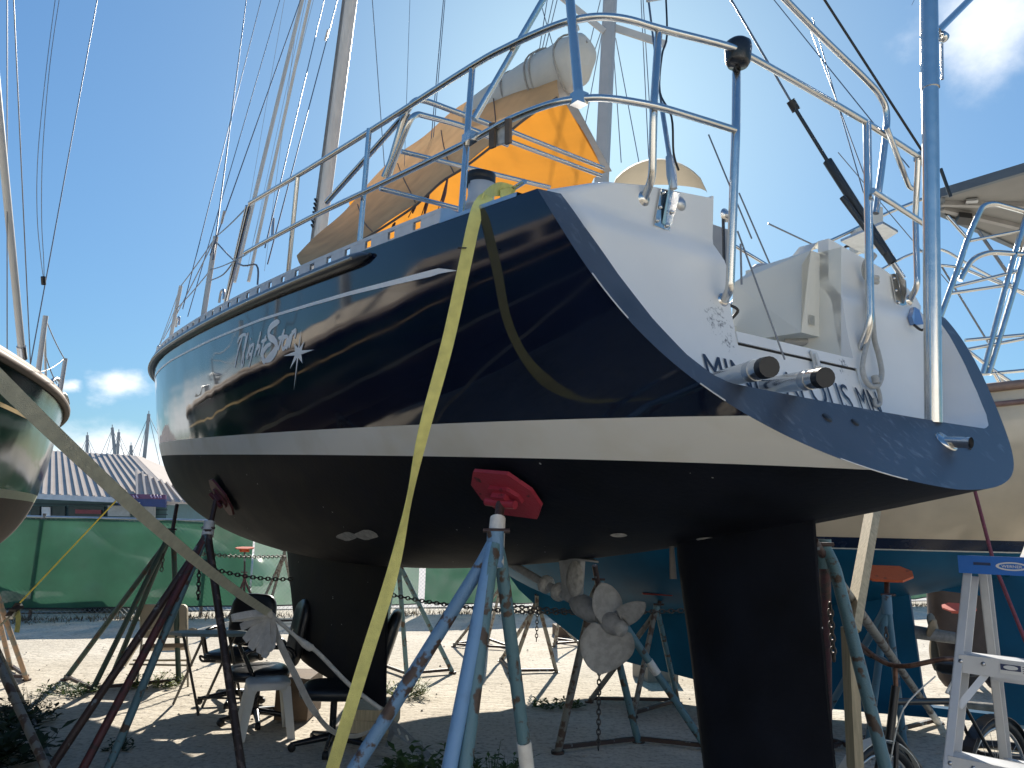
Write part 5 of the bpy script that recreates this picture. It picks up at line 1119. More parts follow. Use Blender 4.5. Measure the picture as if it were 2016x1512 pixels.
# by the rudder
co=PY(1622,1075,3.55); stand('tall teal stand just right of the rudder with a white taped foot',co,PY(1606,1040,3.45),np.array([.2,0,1]),[far(1640,1120,1741,1512,3.2),PZ(1848,1424),PZ(1632,1480)],tealpipe,None,r=.027,braces=[(1,2)],pipes=[tealpipe,greypipe,redpipe],tapes=((1,.86,1.0),))
co=PY(1746,1180,5.6); stand('blue stand with a faded orange pad behind the bicycle',co,PY(1745,1127,5.7),np.array([-.12,-.28,.95]),[PZ(1706,1490),PZ(1782,1480),PZ(1600,1452)],mat('faded_blue_paint',(.09,.20,.29),.5,col2=(.05,.04,.04),thr=(.60,.66),scale=14),orangepad,r=.026,braces=[(0,1),(0,2)],pad=.17,tapes=((2,.30,.36),))
# far left stands of the green boat
co=PY(-25,1100,6.9); stand('pale orange stand at the left frame edge under the yellow strap',co,co+upv*.4,np.array([0,0,1]),[PZ(53,1339),PZ(22,1318),PZ(-70,1335)],mat('pale_orange_pipe',(.36,.24,.16),.6,col2=(.2,.2,.18),thr=(.5,.6),scale=10),None,r=.024)
co=PY(-95,1080,5.8); stand('grey stand leaning out of the left frame edge above the weeds',co,co+upv*.4,np.array([0,0,1]),[PZ(52,1402),far(-20,1370,70,1512,4.6),PZ(-160,1410)],greypipe,None,r=.026)
# ---------------------------------------------------------------- chains
def chain(label,pts,link=.045,wr=.0055,group='galvanised chains between the stands'):
    P=[np.asarray(p,float) for p in pts]; seg=[np.linalg.norm(b-a) for a,b in zip(P,P[1:])]; cum=np.concatenate([[0],np.cumsum(seg)]); n=max(3,int(cum[-1]/(link*.74)))
    t=thing('chain',label,'chain',P[0],group); mb=MB(); links=[]
    at=lambda s:np.array([np.interp(s,cum,[p[i] for p in P]) for i in range(3)])
    for k in range(n):
        s=cum[-1]*(k+.5)/n; c=at(s); d=nrm(at(min(s+.01,cum[-1]))-at(max(s-.01,0))); a=np.array([0,0,1.]) if abs(d[2])<.9 else np.array([1.,0,0]); x=nrm(np.cross(d,a)); y=np.cross(d,x)
        if k%2: x=y
        o=[c+d*link*.5*math.cos(q)*1.0+x*link*.30*math.sin(q) for q in np.linspace(0,2*math.pi,11)]
        b=MB(); b.tube(o,wr,5,cap=False); links.append(b)
    for k,b in enumerate(links):
        if len(links)<=120: b.build('link',chainm,t)
        else: mb.v and 0; base=len(mb.v); mb.v+=b.v; mb.f+=[tuple(i+base for i in f) for f in b.f]; mb.sm+=b.sm
    if mb.v: mb.build('links',chainm,t)['kind']='stuff'
    return t
chain('rusty chain from the brown stand to the leading edge of the keel',sag(PY(410,1117,6.2),PY(575,1140,6.7),.03,10))
chain('short chain tail hanging from the brown stand cross piece',[PY(392,1120,6.3),PY(390,1180,6.3)])
chain('chain tail hanging from the dark green stand',[PY(322,1090,8),PY(318,1125,8)],.05)
chain('thin chain between the green stand and the stand in front of the fence',sag(PY(345,1084,8.2),PY(560,1095,10),.03,8),.06)
chain('chain running right of the keel behind the yellow strap and blue stand',sag(PY(752,1167,7.2),PY(1185,1205,6.3),.06,14),.05)
chain('chain across the propeller to the pale blue stand',sag(PY(1000,1192,6.8),PY(1345,1202,6.2),.03,14),.05)
chain('chain hanging straight down below the propeller to the sand',[PY(1180,1290,5.9),PY(1178,1476,5.9)],.045)
chain('small chain tail under the orange padded stand',[PY(1058,1200,9),PY(1056,1262,9)],.05)
chain('short chain tail beside the faded blue stand leg',[PY(1744,1235,5.6),PY(1748,1290,5.6)],.045)
chain('pale chain hanging along the trailing edge of the rudder',[PY(1634,1188,3.5),PY(1642,1300,3.5)],.035)
# ================================================================ FURNITURE UNDER THE BOAT
plastic=mat('white_plastic',(.66,.66,.63),.4,var=.05,scale=8)
sc_=PZ(520,1446); st=thing('stool','small white plastic stool with four splayed legs','stool',sc_)
ang=.38; ex_=np.array([math.cos(ang),math.sin(ang),0]); ey_=np.array([-math.sin(ang),math.cos(ang),0]); hT=.415
sq=lambda r,z,n=24:[sc_+upv*z+ex_*r*np.sign(math.cos(a))*abs(math.cos(a))**.45+ey_*r*np.sign(math.sin(a))*abs(math.sin(a))**.45 for a in np.linspace(0,2*math.pi,n,endpoint=False)]
m_=MB(); m_.grid([sq(.165,hT-.055),sq(.170,hT-.012),sq(.160,hT),sq(.05,hT-.004)],True,True); m_.add(sq(.05,hT-.004),[tuple(range(24))]); m_.build('seat',plastic,st)
for i in (-1,1):
    for j in (-1,1):
        a=sc_+ex_*i*.13+ey_*j*.13+upv*(hT-.03); b=sc_+ex_*i*.185+ey_*j*.185
        o1=ex_*i;o2=ey_*j; m_=MB(); m_.grid([[p+o1*.0-o2*w_,p+o1*.028*q+o2*.028*q,p-o1*w_+o2*.0] for p,w_,q in ((a,.055,1),(a+(b-a)*.15,.034,1),(b,.026,1))],False); lg=m_.build('leg',plastic,st)
        mo=lg.modifiers.new('thick','SOLIDIFY'); mo.thickness=.006; mo.offset=0
# folding table
tb=PZ(415,1396); tb=np.array([PY(420,1243,7.0)[0],7.0,0]); tl=thing('folding_table','low octagonal folding table with dark tube legs beside the brown stand','table',tb)
zt=PY(420,1244,7.0)[2]; oc=[tb+upv*zt+np.array([.36*math.cos(a),.36*math.sin(a),-.030*math.sin(a)]) for a in np.linspace(.39,.39+2*math.pi,8,endpoint=False)]
MB().prism(oc,-upv*.025).build('table_top',mat('grey_green_top',(.20,.25,.24),.6,var=.1,scale=9),tl)
fr_=mat('dark_tube',(.07,.07,.07),.45,.5,var=.2)
for a,b in (((372,1252),(391,1408)),((412,1252),(341,1386)),((455,1252),(398,1392)),((440,1252),(478,1398))):
    P=PZ(*b); Q=tb+upv*(zt-.02)+np.array([(PY(*a,7.0)-tb)[0],.12 if b[0]>395 else -.12,0]); MB().tube([Q,P],.012,8).build('leg',fr_,tl)
MB().tube([tb+np.array([-.12,.1,.14]),tb+np.array([.26,.1,.14])],.009,6).build('stretcher',fr_,tl)
MB().tube(fillet([PY(414,1300,6.9),PY(392,1290,6.9),PY(396,1302,6.9),PY(425,1302,6.9)],.03),.010,6).build('brace',fr_,tl)
# beige folding chair
cc0=PZ(320,1340); fc=thing('folding_chair','beige padded folding chair facing away behind the leaning stand legs','chair',cc0)
bge=mat('beige_pad',(.45,.39,.29),.6,var=.08); Yc=cc0[1]
bkp=MB(); 
def roundrect(u0,v0,u1,v1,Y,d,r=10):
    p=[]
    for cx,cy,a0 in ((u1-r,v0+r,-90),(u1-r,v1-r,0),(u0+r,v1-r,90),(u0+r,v0+r,180)):
        for k in range(5): a=math.radians(a0+k*22.5); p.append(PY(cx+r*math.cos(a),cy+r*math.sin(a),Y))
    return p
MB().prism(roundrect(275,1190,368,1256,Yc-.25,.03),np.array([0,.035,.0])).build('backrest',bge,fc)
MB().prism([PY(282,1268,Yc-.25),PY(364,1266,Yc-.25),PY(372,1272,Yc+.15),PY(276,1275,Yc+.15)],-upv*.04).build('seat',mat('brown_seat',(.22,.16,.11),.6,var=.15),fc)
for u in (277,366):
    MB().tube([PY(u,1200,Yc-.24),PY(u+2,1262,Yc-.25),PZ(u-8 if u<300 else u+4,1352)],.011,8).build('leg',mat('beige_tube',(.38,.34,.27),.45,.2),fc); MB().tube([PY(u,1262,Yc-.2),PZ(u-30 if u<300 else u+12,1310)],.011,8).build('leg',MATS['beige_tube'],fc)
    MB().tube(fillet([PY(u,1245,Yc-.2),PY(u+12,1238,Yc-.35),PY(u+20,1240,Yc-.4)],.03),.014,8).build('armrest',MATS['beige_tube'],fc)
MB().tube([PY(262,1300,Yc),PY(372,1300,Yc)],.010,6).build('stretcher',MATS['beige_tube'],fc); MB().tube([PY(255,1308,Yc-.1),PY(372,1310,Yc-.1)],.010,6).build('stretcher',MATS['beige_tube'],fc)
# black office chairs
leather=mat('black_leather',(.014,.016,.02),.35,var=.3,scale=9,bump=.15,bscale=20)
def cushion(mb,c,ax,ay,az,n=10):
    """puffy slab: half sizes given by ax, ay, az vectors"""
    rows=[]
    for i in range(n+1):
        th=math.pi*i/n; r=[]
        for j in range(24):
            ph=2*math.pi*j/24; f=lambda x,e:math.copysign(abs(x)**e,x)
            r.append(c+ax*f(math.sin(th),.45)*f(math.cos(ph),.5)+ay*f(math.sin(th),.45)*f(math.sin(ph),.5)+az*f(math.cos(th),.7))
        rows.append(r)
    mb.grid(rows,True,True); return mb
def office(label,base,yaw,seat_z,lean,back_h,arms=True,head=False,star=True):
    t=thing('office_chair',label,'chair',base,'black office chairs under the navy yacht'); base=np.asarray(base,float)
    f=np.array([math.cos(yaw),math.sin(yaw),0]); l=np.array([-f[1],f[0],0])
    cushion(MB(),base+upv*seat_z,f*.25,l*.25,upv*.055).build('seat',leather,t)
    bc=base-f*(.22+lean*.5)+upv*(seat_z+.04+back_h/2); bu=nrm(upv-f*lean); cushion(MB(),bc,bu*back_h/2,l*.235,np.cross(bu,l)*.055).build('backrest',leather,t)
    if head: cushion(MB(),bc+bu*(back_h/2+.02),bu*.12,l*.16,np.cross(bu,l)*.06).build('headrest',leather,t)
    if arms:
        for s in (-1,1):
            p=base+l*s*.27; MB().tube(smooth_path([p+upv*(seat_z-.02)+f*.05,p+f*.12+upv*(seat_z+.12),p+f*.14+upv*(seat_z+.2),p-f*.02+upv*(seat_z+.235),p-f*.2+upv*(seat_z+.22),p-f*.26+upv*(seat_z+.15)],4),.018,8,flat=1.4).build('armrest',blackgloss,t)
    MB().tube([base+upv*.07,base+upv*(seat_z-.04)],.026,10).build('gas_column',blackgloss,t)
    if star:
        for k in range(5):
            a=yaw+k*1.2566+.3; d=np.array([math.cos(a),math.sin(a),0]); MB().tube([base+upv*.09,base+d*.30+upv*.05],[.03,.018],8).build('base_spoke',blackgloss,t); MB().lathe(base+d*.29+upv*.03-np.array([-d[1],d[0],0])*.02,np.array([-d[1],d[0],0]),[(0,0),(.028,0),(.028,.04),(0,.04)],10).build('castor',black,t)
    return t
office('black armchair on castors between the table and the white stool',np.array([PY(503,1400,6.9)[0],6.9,0]),math.radians(203),.40,.18,.58)
office('black office chair farthest back, only its rounded backrest showing above the table',np.array([PY(482,1250,7.8)[0],7.6,0]),math.radians(262),.42,.12,.50)
office('black swivel chair leaning back against the trailing edge of the keel',PZ(652,1474),math.radians(185),.42,.30,.56,False)
# timber under the keel
for k,(u0,v0,u1,v1,Y,lb) in enumerate(((690,1398,768,1424,6.3,'upper pale timber block under the keel heel'),(676,1420,770,1446,6.28,'lower pale timber block under the keel heel'),(544,1336,604,1420,6.9,'upright brown timber block behind the white stool'))):
    a,b=PY(u0,v0,Y),PY(u1,v1,Y); c=(a+b)/2; c[2]=(max(b[2],0)+a[2])/2; hx=abs(b[0]-a[0])/2; hz_=(a[2]-max(b[2],0))/2
    o=MB().box(c+np.array([0,.25,0]),np.array([hx,0,0]),np.array([0,.24,0]),np.array([0,0,hz_])).build('timber_block',wood if k<2 else darkwood); tag(o,lb,'timber block','blocks under the navy keel')
for k,(u,v,w_,h_) in enumerate(((1120,1243,.45,.16),(1165,1252,.35,.12))):
    P=PZ(u,v+8); o=MB().box(P+upv*h_/2,np.array([w_/2,.05,0]),np.array([-.03,.2,0]),upv*h_/2).build('timber_block',darkwood); tag(o,('dark timber baulk in the sun left of the far blue keel','smaller dark timber by the forefoot of the blue boat')[k],'timber block')
P=PZ(1255,1345); o=MB().box(P+np.array([.25,.3,.14]),np.array([.18,.05,0]),np.array([-.05,.22,0]),upv*.15).build('concrete_block',mat('concrete_block',(.30,.28,.25),.9,var=.15,bump=.3)); tag(o,'grey concrete block standing under the blue keel','block')
P=PZ(1385,1352); o=MB().box(P+np.array([.3,.35,.16]),np.array([.24,.05,0]),np.array([-.05,.22,0]),upv*.17).build('concrete_block',MATS['concrete_block']); tag(o,'concrete block at the left of the rudder under the blue boat','block')
# ================================================================ RIGHT FOREGROUND
# leaning planks
for (pts,lb) in (((PY(1718,1008,4.4),PY(1676,1245,3.9)),'pale two by four plank propped up to the counter right of the rudder'),((PY(1671,1235,3.8),PZ(1688,1720)),'lower pale upright plank standing right of the rudder')):
    a,b=[np.asarray(p,float) for p in pts]
    if b[2]<.01: b=np.array([PY(1686,1600,3.7)[0],3.7,0.])
    o=MB().bar(a+upv*.0,b,.042 if 'pale two' in lb else .04,.09,np.array([0,1,.0])).build('plank',wood); tag(o,lb,'plank','planks by the rudder')
# stepladder
fgl=mat('ladder_aluminium',(.60,.61,.62),.42,.35,var=.07,scale=10); blue=mat('ladder_blue',(.012,.13,.47),.42,var=.08); 
c0=PY(1892,1108,2.62); wd=nrm(np.array([.68,-.73,0])); fd_=nrm(np.array([-.73,-.68,0])); W_=.36
ztop=PY(1892,1094,2.62)[2]
sl=thing('stepladder','aluminium stepladder with a bright blue top cap at the right edge','ladder',(*(c0+wd*.2)[:2],0))
tc_=c0.copy(); tc_[2]=ztop
def lp(a,b,z): return np.array([tc_[0],tc_[1],0])+wd*a+fd_*b+upv*z
cap=MB(); cap.prism([lp(-.005,.0,ztop),lp(W_+.03,.0,ztop),lp(W_+.03,-.13,ztop),lp(-.005,-.13,ztop)],-upv*.016); cap.prism([lp(-.008,.003,ztop+.001),lp(W_+.033,.003,ztop+.001),lp(W_+.033,.003,ztop-.056),lp(-.008,.003,ztop-.056)],-fd_*.008); cap.prism([lp(-.008,.0,ztop-.002),lp(-.008,-.13,ztop-.002),lp(-.008,-.13,ztop-.05),lp(-.008,.0,ztop-.05)],wd*.008)
cap_o=cap.build('top_cap',blue,sl)
MB().prism([lp(.038,.0045,ztop-.019),lp(.088,.0045,ztop-.019),lp(.088,.0045,ztop-.028),lp(.038,.0045,ztop-.028)],-fd_*.002).build('slot',mat('slot_dark',(.02,.04,.10),.5),cap_o)
ov=[lp(.148+.046*math.cos(a),.0048,ztop-.028+.0135*math.sin(a)) for a in np.linspace(0,2*math.pi,28,endpoint=False)]; ov2=[lp(.148+.037*math.cos(a),.0058,ztop-.028+.0088*math.sin(a)) for a in np.linspace(0,2*math.pi,28,endpoint=False)]
MB().add(ov,[tuple(range(28))]).build('emblem',plastic,cap_o); MB().add(ov2,[tuple(range(28))]).build('emblem_field',blue,cap_o)
textobj('WERNER','lettering',plastic,cap_o,lambda x,y:lp(.119+.058*x,.0065,ztop-.0325+.0125*y),font_off=.012)
spl_f,spl_b=.30,.34
def rail(a,s,name,w_=.030,d_=.072,z1=0,front=True):
    top_=lp(a,-.02 if front else -.105,ztop-.045); bot_=lp(a+(-.11 if a<.1 else .11),.52 if front else -.62,0.0)
    t=nrm(bot_-top_); x=nrm(wd-t*(wd@t)); y=nrm(np.cross(t,x)); y=y if y@fd_>0 else -y
    mb=MB(); 
    mb.prism([top_+y*.0+x*-.013,top_+x*.013,bot_+x*.013,bot_-x*.013],-y*.003)          # front flange
    sx=1 if a<.1 else -1
    mb.prism([top_-x*.013*sx,top_-x*.013*sx-y*d_,bot_-x*.013*sx-y*d_,bot_-x*.013*sx],x*.003*sx)  # web
    mb.prism([top_-y*d_-x*.013,top_-y*d_+x*.013,bot_-y*d_+x*.013,bot_-y*d_-x*.013],y*.003)
    ro=mb.build(name,fgl,sl); MB().bar(bot_-y*d_/2+upv*.03,bot_-y*d_/2-upv*.0,.05,.09,fd_).build('foot',black,ro); return top_,bot_
fl=rail(.012,1,'front_rail'); fr2=rail(W_+.012,1,'front_rail'); b1_=rail(.03,1,'rear_rail',front=False,d_=.05); b2_=rail(W_-.01,1,'rear_rail',front=False,d_=.05)
for k in range(1,6):
    z=ztop-.290*k-.018
    if z<.1: break
    f=(ztop-.045-z)/(ztop-.045); A=fl[0]+(fl[1]-fl[0])*f; B=fr2[0]+(fr2[1]-fr2[0])*f; 
    s_=MB(); s_.prism([A+fd_*.004,B+fd_*.004,B-fd_*.085,A-fd_*.085],-upv*.004); s_.prism([A+fd_*.005,B+fd_*.005,B+fd_*.005-upv*.055,A+fd_*.005-upv*.055],-fd_*.003); s_.prism([A-fd_*.083,B-fd_*.083,B-fd_*.083-upv*.03,A-fd_*.083-upv*.03],fd_*.003)
    so_=s_.build('step',fgl,sl)
    for x in (.006,.07): MB().lathe(A+wd*x+fd_*.006-upv*.02,fd_,[(0,.005),(.006,.004),(.007,0)],10).build('rivet',dullsteel,so_)
    g0=A+wd*.045-upv*.05; MB().bar(A+wd*.085-upv*.03-fd_*.02,fl[0]+(fl[1]-fl[0])*(f+.10)+wd*.01-fd_*.02,.02,.004,fd_).build('gusset',fgl,so_)
    f2=(ztop-.045-z+.1)/(ztop-.045); Ab=b1_[0]+(b1_[1]-b1_[0])*f2; Bb=b2_[0]+(b2_[1]-b2_[0])*f2; MB().bar(Ab,Bb,.028,.02,upv).build('rear_brace',fgl,sl)
    if k==1:
        MB().prism([A+wd*.115+fd_*.0065-upv*.010,A+wd*.245+fd_*.0065-upv*.010,A+wd*.245+fd_*.0065-upv*.040,A+wd*.115+fd_*.0065-upv*.040],fd_*.0006).build('sticker',plastic,so_)
        MB().prism([A+wd*.117+fd_*.0075-upv*.012,A+wd*.172+fd_*.0075-upv*.012,A+wd*.172+fd_*.0075-upv*.030,A+wd*.117+fd_*.0075-upv*.030],fd_*.0004).build('sticker_panel',mat('sticker_navy',(.03,.04,.10),.5),so_)
        e_=[A+wd*(.145+.02*math.cos(a))+fd_*.0082-upv*(.021-.0065*math.sin(a)) for a in np.linspace(0,2*math.pi,18,endpoint=False)]; MB().add(e_,[tuple(range(18))]).build('sticker_oval',plastic,so_)
        for r_ in range(4): MB().prism([A+wd*.176+fd_*.0075-upv*(.014+.006*r_),A+wd*(.236-.006*(r_%2))+fd_*.0075-upv*(.014+.006*r_),A+wd*(.236-.006*(r_%2))+fd_*.0075-upv*(.0165+.006*r_),A+wd*.176+fd_*.0075-upv*(.0165+.006*r_)],fd_*.0003).build('small_print',mat('print_grey',(.2,.2,.22),.6),so_)
# bicycle
by=4.1; bw=thing('bicycle','black beach bicycle with white mudguard and rusty cruiser bars by the rudder','bicycle',PZ(1760,1640)*0+np.array([PY(1740,1500,by)[0],by,0]))
fv=nrm(np.array([-.85,-.53,0])); fx0=np.array([PY(1750,1330,4.0)[0],4.0,0])+fv*.14; wr=.33
def BKp(f,z,l=0): return fx0+fv*f+upv*z+np.array([-fv[1],fv[0],0])*l
lat=np.array([-fv[1],fv[0],0])
blk=mat('bicycle_black',(.012,.012,.014),.35,var=.2); rusty=mat('rusty_chrome',(.20,.12,.09),.45,.6,col2=(.10,.05,.035),thr=(.4,.6),scale=30)
for f0,nm in ((0,'front'),(-1.08,'rear')):
    cw=BKp(f0,wr); ty=MB().tube([cw+fv*wr*math.cos(a)+upv*wr*math.sin(a) for a in np.linspace(0,2*math.pi,33)],.024,8,cap=False).build('tyre',black,bw)
    MB().tube([cw+fv*.298*math.cos(a)+upv*.298*math.sin(a) for a in np.linspace(0,2*math.pi,33)],.010,6,cap=False).build('rim',dullsteel,ty)
    sp2=MB()
    for a in np.linspace(0,2*math.pi,18,endpoint=False): sp2.tube([cw+lat*.02*(-1)**int(a*9),cw+fv*.295*math.cos(a)+upv*.295*math.sin(a)],.0013,4,cap=False)
    sp2.build('spokes',dullsteel,ty)['kind']='stuff'
    MB().ribbon([cw+fv*(wr+.035)*math.cos(a)+upv*(wr+.035)*math.sin(a) for a in np.linspace(.1 if nm=='front' else .3,2.6,18)],.06,lat,.004).build('mudguard',mat('white_mudguard',(.66,.65,.60),.4) if nm=='front' else blk,bw)
hd_=BKp(-.16,.80); MB().tube([BKp(-.11,.68),BKp(-.19,.92)],.02,10).build('head_tube',blk,bw)
for l in (-.05,.05): MB().tube(smooth_path([BKp(-.11,.68,l*.7),BKp(-.06,.52,l),BKp(0,wr,l*1.1)],4),.012,8).build('fork_blade',blk,bw)
bb=BKp(-.58,.29); stt=BKp(-.74,.80)
for a,b in ((BKp(-.14,.72),bb),(BKp(-.17,.85),stt),(bb,stt)): MB().tube([a,b],.017,8).build('frame_tube',blk,bw)
for l in (-.06,.06):
    MB().tube([bb+lat*l*.5,BKp(-1.08,wr,l)],.010,8).build('chain_stay',blk,bw); MB().tube([stt+lat*l*.4,BKp(-1.08,wr,l)],.009,8).build('seat_stay',blk,bw)
MB().tube([stt,BKp(-.77,.93)],.013,8).build('seat_post',dullsteel,bw); cushion(MB(),BKp(-.80,.97),fv*.13,lat*.10,upv*.04).build('saddle',leather,bw)
MB().tube([BKp(-.19,.90),BKp(-.20,1.02)],.012,8).build('stem',rusty,bw)
bars=[BKp(-.55,.98,.30),BKp(-.42,1.02,.30),BKp(-.28,1.08,.24),BKp(-.2,1.03,.08),BKp(-.19,1.02,0),BKp(-.2,1.03,-.08),BKp(-.28,1.08,-.24),BKp(-.42,1.02,-.30),BKp(-.55,.98,-.30)]
MB().tube(smooth_path(bars,5),.012,8).build('handlebar',rusty,bw)
for l in (.30,-.30): MB().tube([BKp(-.45,1.01,l),BKp(-.58,.97,l)],.017,8).build('grip',black,bw)
MB().tube(smooth_path([BKp(-.33,1.05,.27),BKp(-.22,1.0,.28),BKp(-.16,.94,.27)],4),.007,6).build('brake_lever',plastic,bw); MB().tube(smooth_path([BKp(-.2,1.0,.2),BKp(-.05,.85,.12),BKp(-.06,.6,.03)],5),.004,6).build('brake_cable',plastic,bw)
MB().lathe(bb-lat*.03,lat,[(0,0),(.08,0),(.08,.006),(0,.006)],16).build('chainring',rusty,bw)
for s in (1,-1): MB().tube([bb+lat*.05*s,bb+lat*.06*s+fv*.12*s-upv*.1*s],.009,6).build('crank',dullsteel,bw)
# clutter glimpsed through the propeller aperture
for k,(u,v,w_,h_,mt,lb) in enumerate(((1882,1200,.30,.80,mat('dark_tarp',(.06,.045,.04),.8,var=.4,scale=5),'dark brown tarpaulined heap behind the aperture of the blue keel'),(1975,1330,.25,.7,mat('navy_sack',(.03,.035,.06),.8),'dark sack of gear standing behind the stepladder'))):
    P=np.array([PY(u,v,9.0)[0],9.0,0]); mb=MB(); cushion(mb,P+upv*h_,np.array([w_,0,0]),np.array([0,.12,0]),upv*h_); tag(mb.build('tarpaulin_heap' if k==0 else 'gear_sack',mt),lb,'heap' if k==0 else 'sack')
co=PY(1893,1240,8.5); stand('slim grey stand with a coral red pad glimpsed through the blue keel aperture',co,PY(1888,1195,8.5),np.array([-.1,-.2,1]),[PZ(1868,1338),PZ(1920,1345),PZ(1905,1325)],greypipe,mat('coral_pad',(.5,.10,.07),.5),r=.022,pad=.16)
lg=MB().tube([PZ(1860,1400)+upv*.06,PZ(1960,1412)+upv*.07,PZ(2030,1428)+upv*.06],[.05,.055,.05],8).build('driftwood',mat('grey_log',(.20,.19,.17),.85,var=.3,scale=12,bump=.4)); tag(lg,'grey weathered log lying on the sand behind the stepladder','log')
P=PZ(1980,1490); hs=MB().tube(smooth_path([P+np.array([.25*math.cos(a)*(1+.1*k),.2*math.sin(a)*(1+.1*k),.03+.015*k]) for k in range(2) for a in np.linspace(0,5.8,10)],4),.022,8).build('hose',black); tag(hs,'black hose coiled on the sand under the stepladder','hose')
# rope hanging on the transom
rp3=mat('grey_rope',(.42,.41,.38),.85,var=.12,scale=60,bump=.4,bscale=200)
R=lambda u,v,o=.03:NS.W(*(lambda q:(q[0]-o,q[1],q[2]))(onpanel(u,v)))
ro=thing('rope','grey rope hanging in a long loop on the starboard transom shoulder','rope',R(1705,560))
MB().tube(smooth_path([R(1700,505,.05),R(1690,520),R(1690,545),R(1700,560),R(1702,600),R(1700,650),R(1690,690),R(1684,725),R(1690,750),R(1702,762),R(1716,758),R(1722,735),R(1716,700),R(1708,670),R(1704,620),R(1700,570)],5),.0105,8).build('loop',rp3,ro)
MB().tube(smooth_path([R(1698,508,.055),R(1688,525,.05),R(1688,540,.05)],5),.013,8).build('turn',rp3,ro); MB().tube([R(1688,549,.045),R(1708,551,.045)],.012,8).build('hitch',rp3,ro); MB().tube([R(1690,557,.045),R(1708,559,.045)],.012,8).build('hitch',rp3,ro)
MB().tube([R(1708,742,.03),R(1712,757,.03)],.015,8).build('knot',rp3,ro); MB().tube(smooth_path([R(1710,757,.03),R(1722,775,.02),R(1727,795,.012),R(1718,798,.012),R(1715,785,.015)],5),.008,8).build('tail',rp3,ro)
# ================================================================ WEEDS
def weedmat(n,c): return mat(n,c,.6,var=.35,scale=9,trans=.25)
wg=weedmat('weed_green',(.055,.10,.022)); wy=weedmat('weed_yellow_green',(.15,.19,.04)); wdk=weedmat('weed_dark',(.018,.04,.014))
def weed(label,c,rad,hh,n,mt,leaf=.035,broad=.45,group='weeds on the sand'):
    t=thing('weed',label,'weed',c,group); mb=MB(); st_=MB(); c=np.asarray(c,float)
    for k in range(n):
        a=random.uniform(0,6.283); rr=rad*math.sqrt(random.random()); b=c+np.array([math.cos(a)*rr,math.sin(a)*rr*.8,0]); h=hh*random.uniform(.3,1)*(1-.5*rr/rad); ln_=np.array([math.cos(a),math.sin(a),0])*h*random.uniform(.1,.7); tip=b+ln_+upv*h
        st_.tube([c+(b-c)*.6,b+ln_*.4+upv*h*.55,tip],[.003,.0025,.001],4,cap=False)
        for j in range(6):
            f=random.uniform(.25,1); p=b+ln_*f+upv*h*f; an=random.uniform(0,6.283); d=nrm(np.array([math.cos(an),math.sin(an),random.uniform(-.2,.7)])); l=leaf*random.uniform(.6,1.4); s_=nrm(np.cross(d,upv+np.array([.1,0,0])))*l*broad
            mid=p+d*l*.5+upv*l*.08; mb.add([p,mid-s_*.5,p+d*l,mid+s_*.5],[(0,1,2,3)])
    mb.build('leaves',mt,t); st_.build('stems',mt,t)
weed('small dark weed at the foot of the green stand, left',PZ(140,1365),.28,.13,50,wg,.05)
weed('sunlit yellow green weed under the folding chair',PZ(300,1350),.30,.16,60,wy,.045)
weed('tiny weed tuft by the rusty stand legs',PZ(232,1478),.10,.12,16,wdk,.04)
weed('sunlit grass tuft right of the keel heel',PZ(800,1368),.22,.2,60,wy,.09,.12)
weed('dark weed low on the sand between the blue stand and propeller stand',PZ(1095,1390),.25,.06,40,wg,.05)
weed('leafy green weed at the bottom edge under the blue stand',PZ(850,1560),.28,.36,80,wg,.075,.5)
weed('bushy weed with small leaves at the bottom edge right of the blue legs',PZ(965,1565),.22,.36,110,wg,.05,.5)
weed('large dark leafy weed in the lower left corner',PZ(-35,1500),.42,.40,120,wdk,.10,.45)
weed('spreading dark weed at the left edge below the grey stand',PZ(15,1425),.35,.22,80,wdk,.06,.45)
weed('dry weed sprig at the base of the grey left stand',PZ(60,1400),.16,.3,22,wdk,.05,.2)
# twigs, stones and litter
sm2=MB()
for i in range(420):
    y=random.uniform(4.2,13); x=random.uniform(-.72,.72)*y; r=random.uniform(.004,.016); c=np.array([x,y,r*.4]); 
    vs=[c+np.array([math.cos(a)*r*random.uniform(.7,1.3),math.sin(a)*r*random.uniform(.7,1.3),-r*.4]) for a in np.linspace(0,6.28,6,endpoint=False)]+[c+upv*r*.7]
    sm2.add(vs,[(j,(j+1)%6,6) for j in range(6)])
sm2.build('pebbles',mat('pebble',(.42,.38,.32),.9,var=.5,scale=30),kind='stuff')
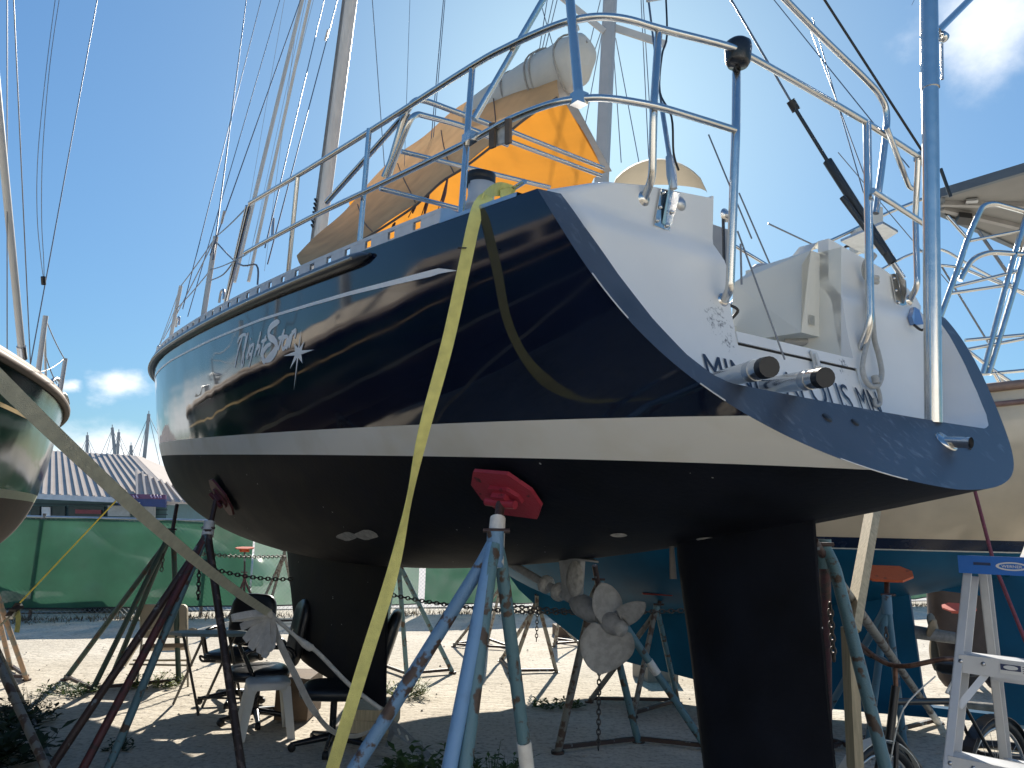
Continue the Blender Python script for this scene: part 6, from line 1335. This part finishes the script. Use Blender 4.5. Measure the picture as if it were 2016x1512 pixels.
# ================================================================ BOATS BEHIND THE PHOTOGRAPHER (unseen, added to bounce sun into the shade; mirrored in hull and steel)
def cruiser(label,o,yaw,L_,mhull,mtop,cab=True):
    fr=Frame(yaw,0,o); t=thing('fill_cruiser',label,'boat',(*fr.W(L_/2,0,0)[:2],0))
    rows=[]
    for s in np.linspace(0,L_,40):
        x=s/L_; b=1.7*(1-max(0,(x-.4)/.6)**2.3)+.02; zs=2.5+.7*x*x; zk=.75+1.2*max(0,(x-.75)/.25)**2
        half=[(0,zk),(b*.6,zk+.25),(b*.92,zk+.55+.2*x),(b*.97,1.75+.25*x),(b*1.02,zs)]
        rows.append([fr.W(s,-a,z) for a,z in half[::-1]]+[fr.W(s,a,z) for a,z in half[1:]])
    mb=MB(); mb.grid(rows); mb.add(rows[0],[tuple(range(9))]); mb.build('hull',mhull,t)
    MB().grid([[r[0],(np.array(r[0])+r[-1])/2+upv*.05,r[-1]] for r in rows]).build('deck',white,t)
    for sg in (1,-1): MB().tube([np.array(r[0 if sg<0 else -1])+upv*.01 for r in rows],.04,8).build('rub_rail',mat('dark_rail',(.06,.05,.05),.5),t)
    cb_=MB(); sec=[(1.0,1.2,.05),(1.2,1.25,1.5),(4.2,1.2,1.55),(4.9,1.1,.7),(L_*.78,.7,.35),(L_*.84,.5,.02)]
    cb_.grid([[fr.W(s,y*w_,2.55+.7*(s/L_)**2+z*hh) for y,z in ((-1,0),(-.94,.9),(-.8,1),(.8,1),(.94,.9),(1,0))] for s,w_,hh in sec],False); co_=cb_.build('cabin',mtop,t)
    for sg in (1,-1):
        for k in range(3):
            s=1.5+k*.95; MB().prism([fr.W(s,sg*1.215,3.25),fr.W(s+.8,sg*1.205,3.25),fr.W(s+.8,sg*1.175,3.8),fr.W(s,sg*1.185,3.8)],fr.pt*.02*sg).build('window',wnd,co_)
    for s in (2.0,L_*.6): 
        MB().box(fr.W(s,0,.38),fr.fx*.3,fr.pt*.3,upv*.38).build('keel_block',darkwood,t)
    return t
whull=mat('white_hull_paint',(.80,.79,.76),.3,var=.03,scale=2)
cruiser('white motor cruiser standing behind the photographer, mirrored in the steel rails',(8.2,-4.4,0),4,11.5,whull,white)
cruiser('cream topped white cruiser behind the photographer on the left, mirrored in the navy hull',(-1.6,-5.0,0),-6,10.5,whull,mat('cream_cabin',(.74,.68,.56),.4,var=.04))
cruiser('plain white launch behind the photographer on the far left',(-11.6,-4.6,0),6,9.5,whull,white)
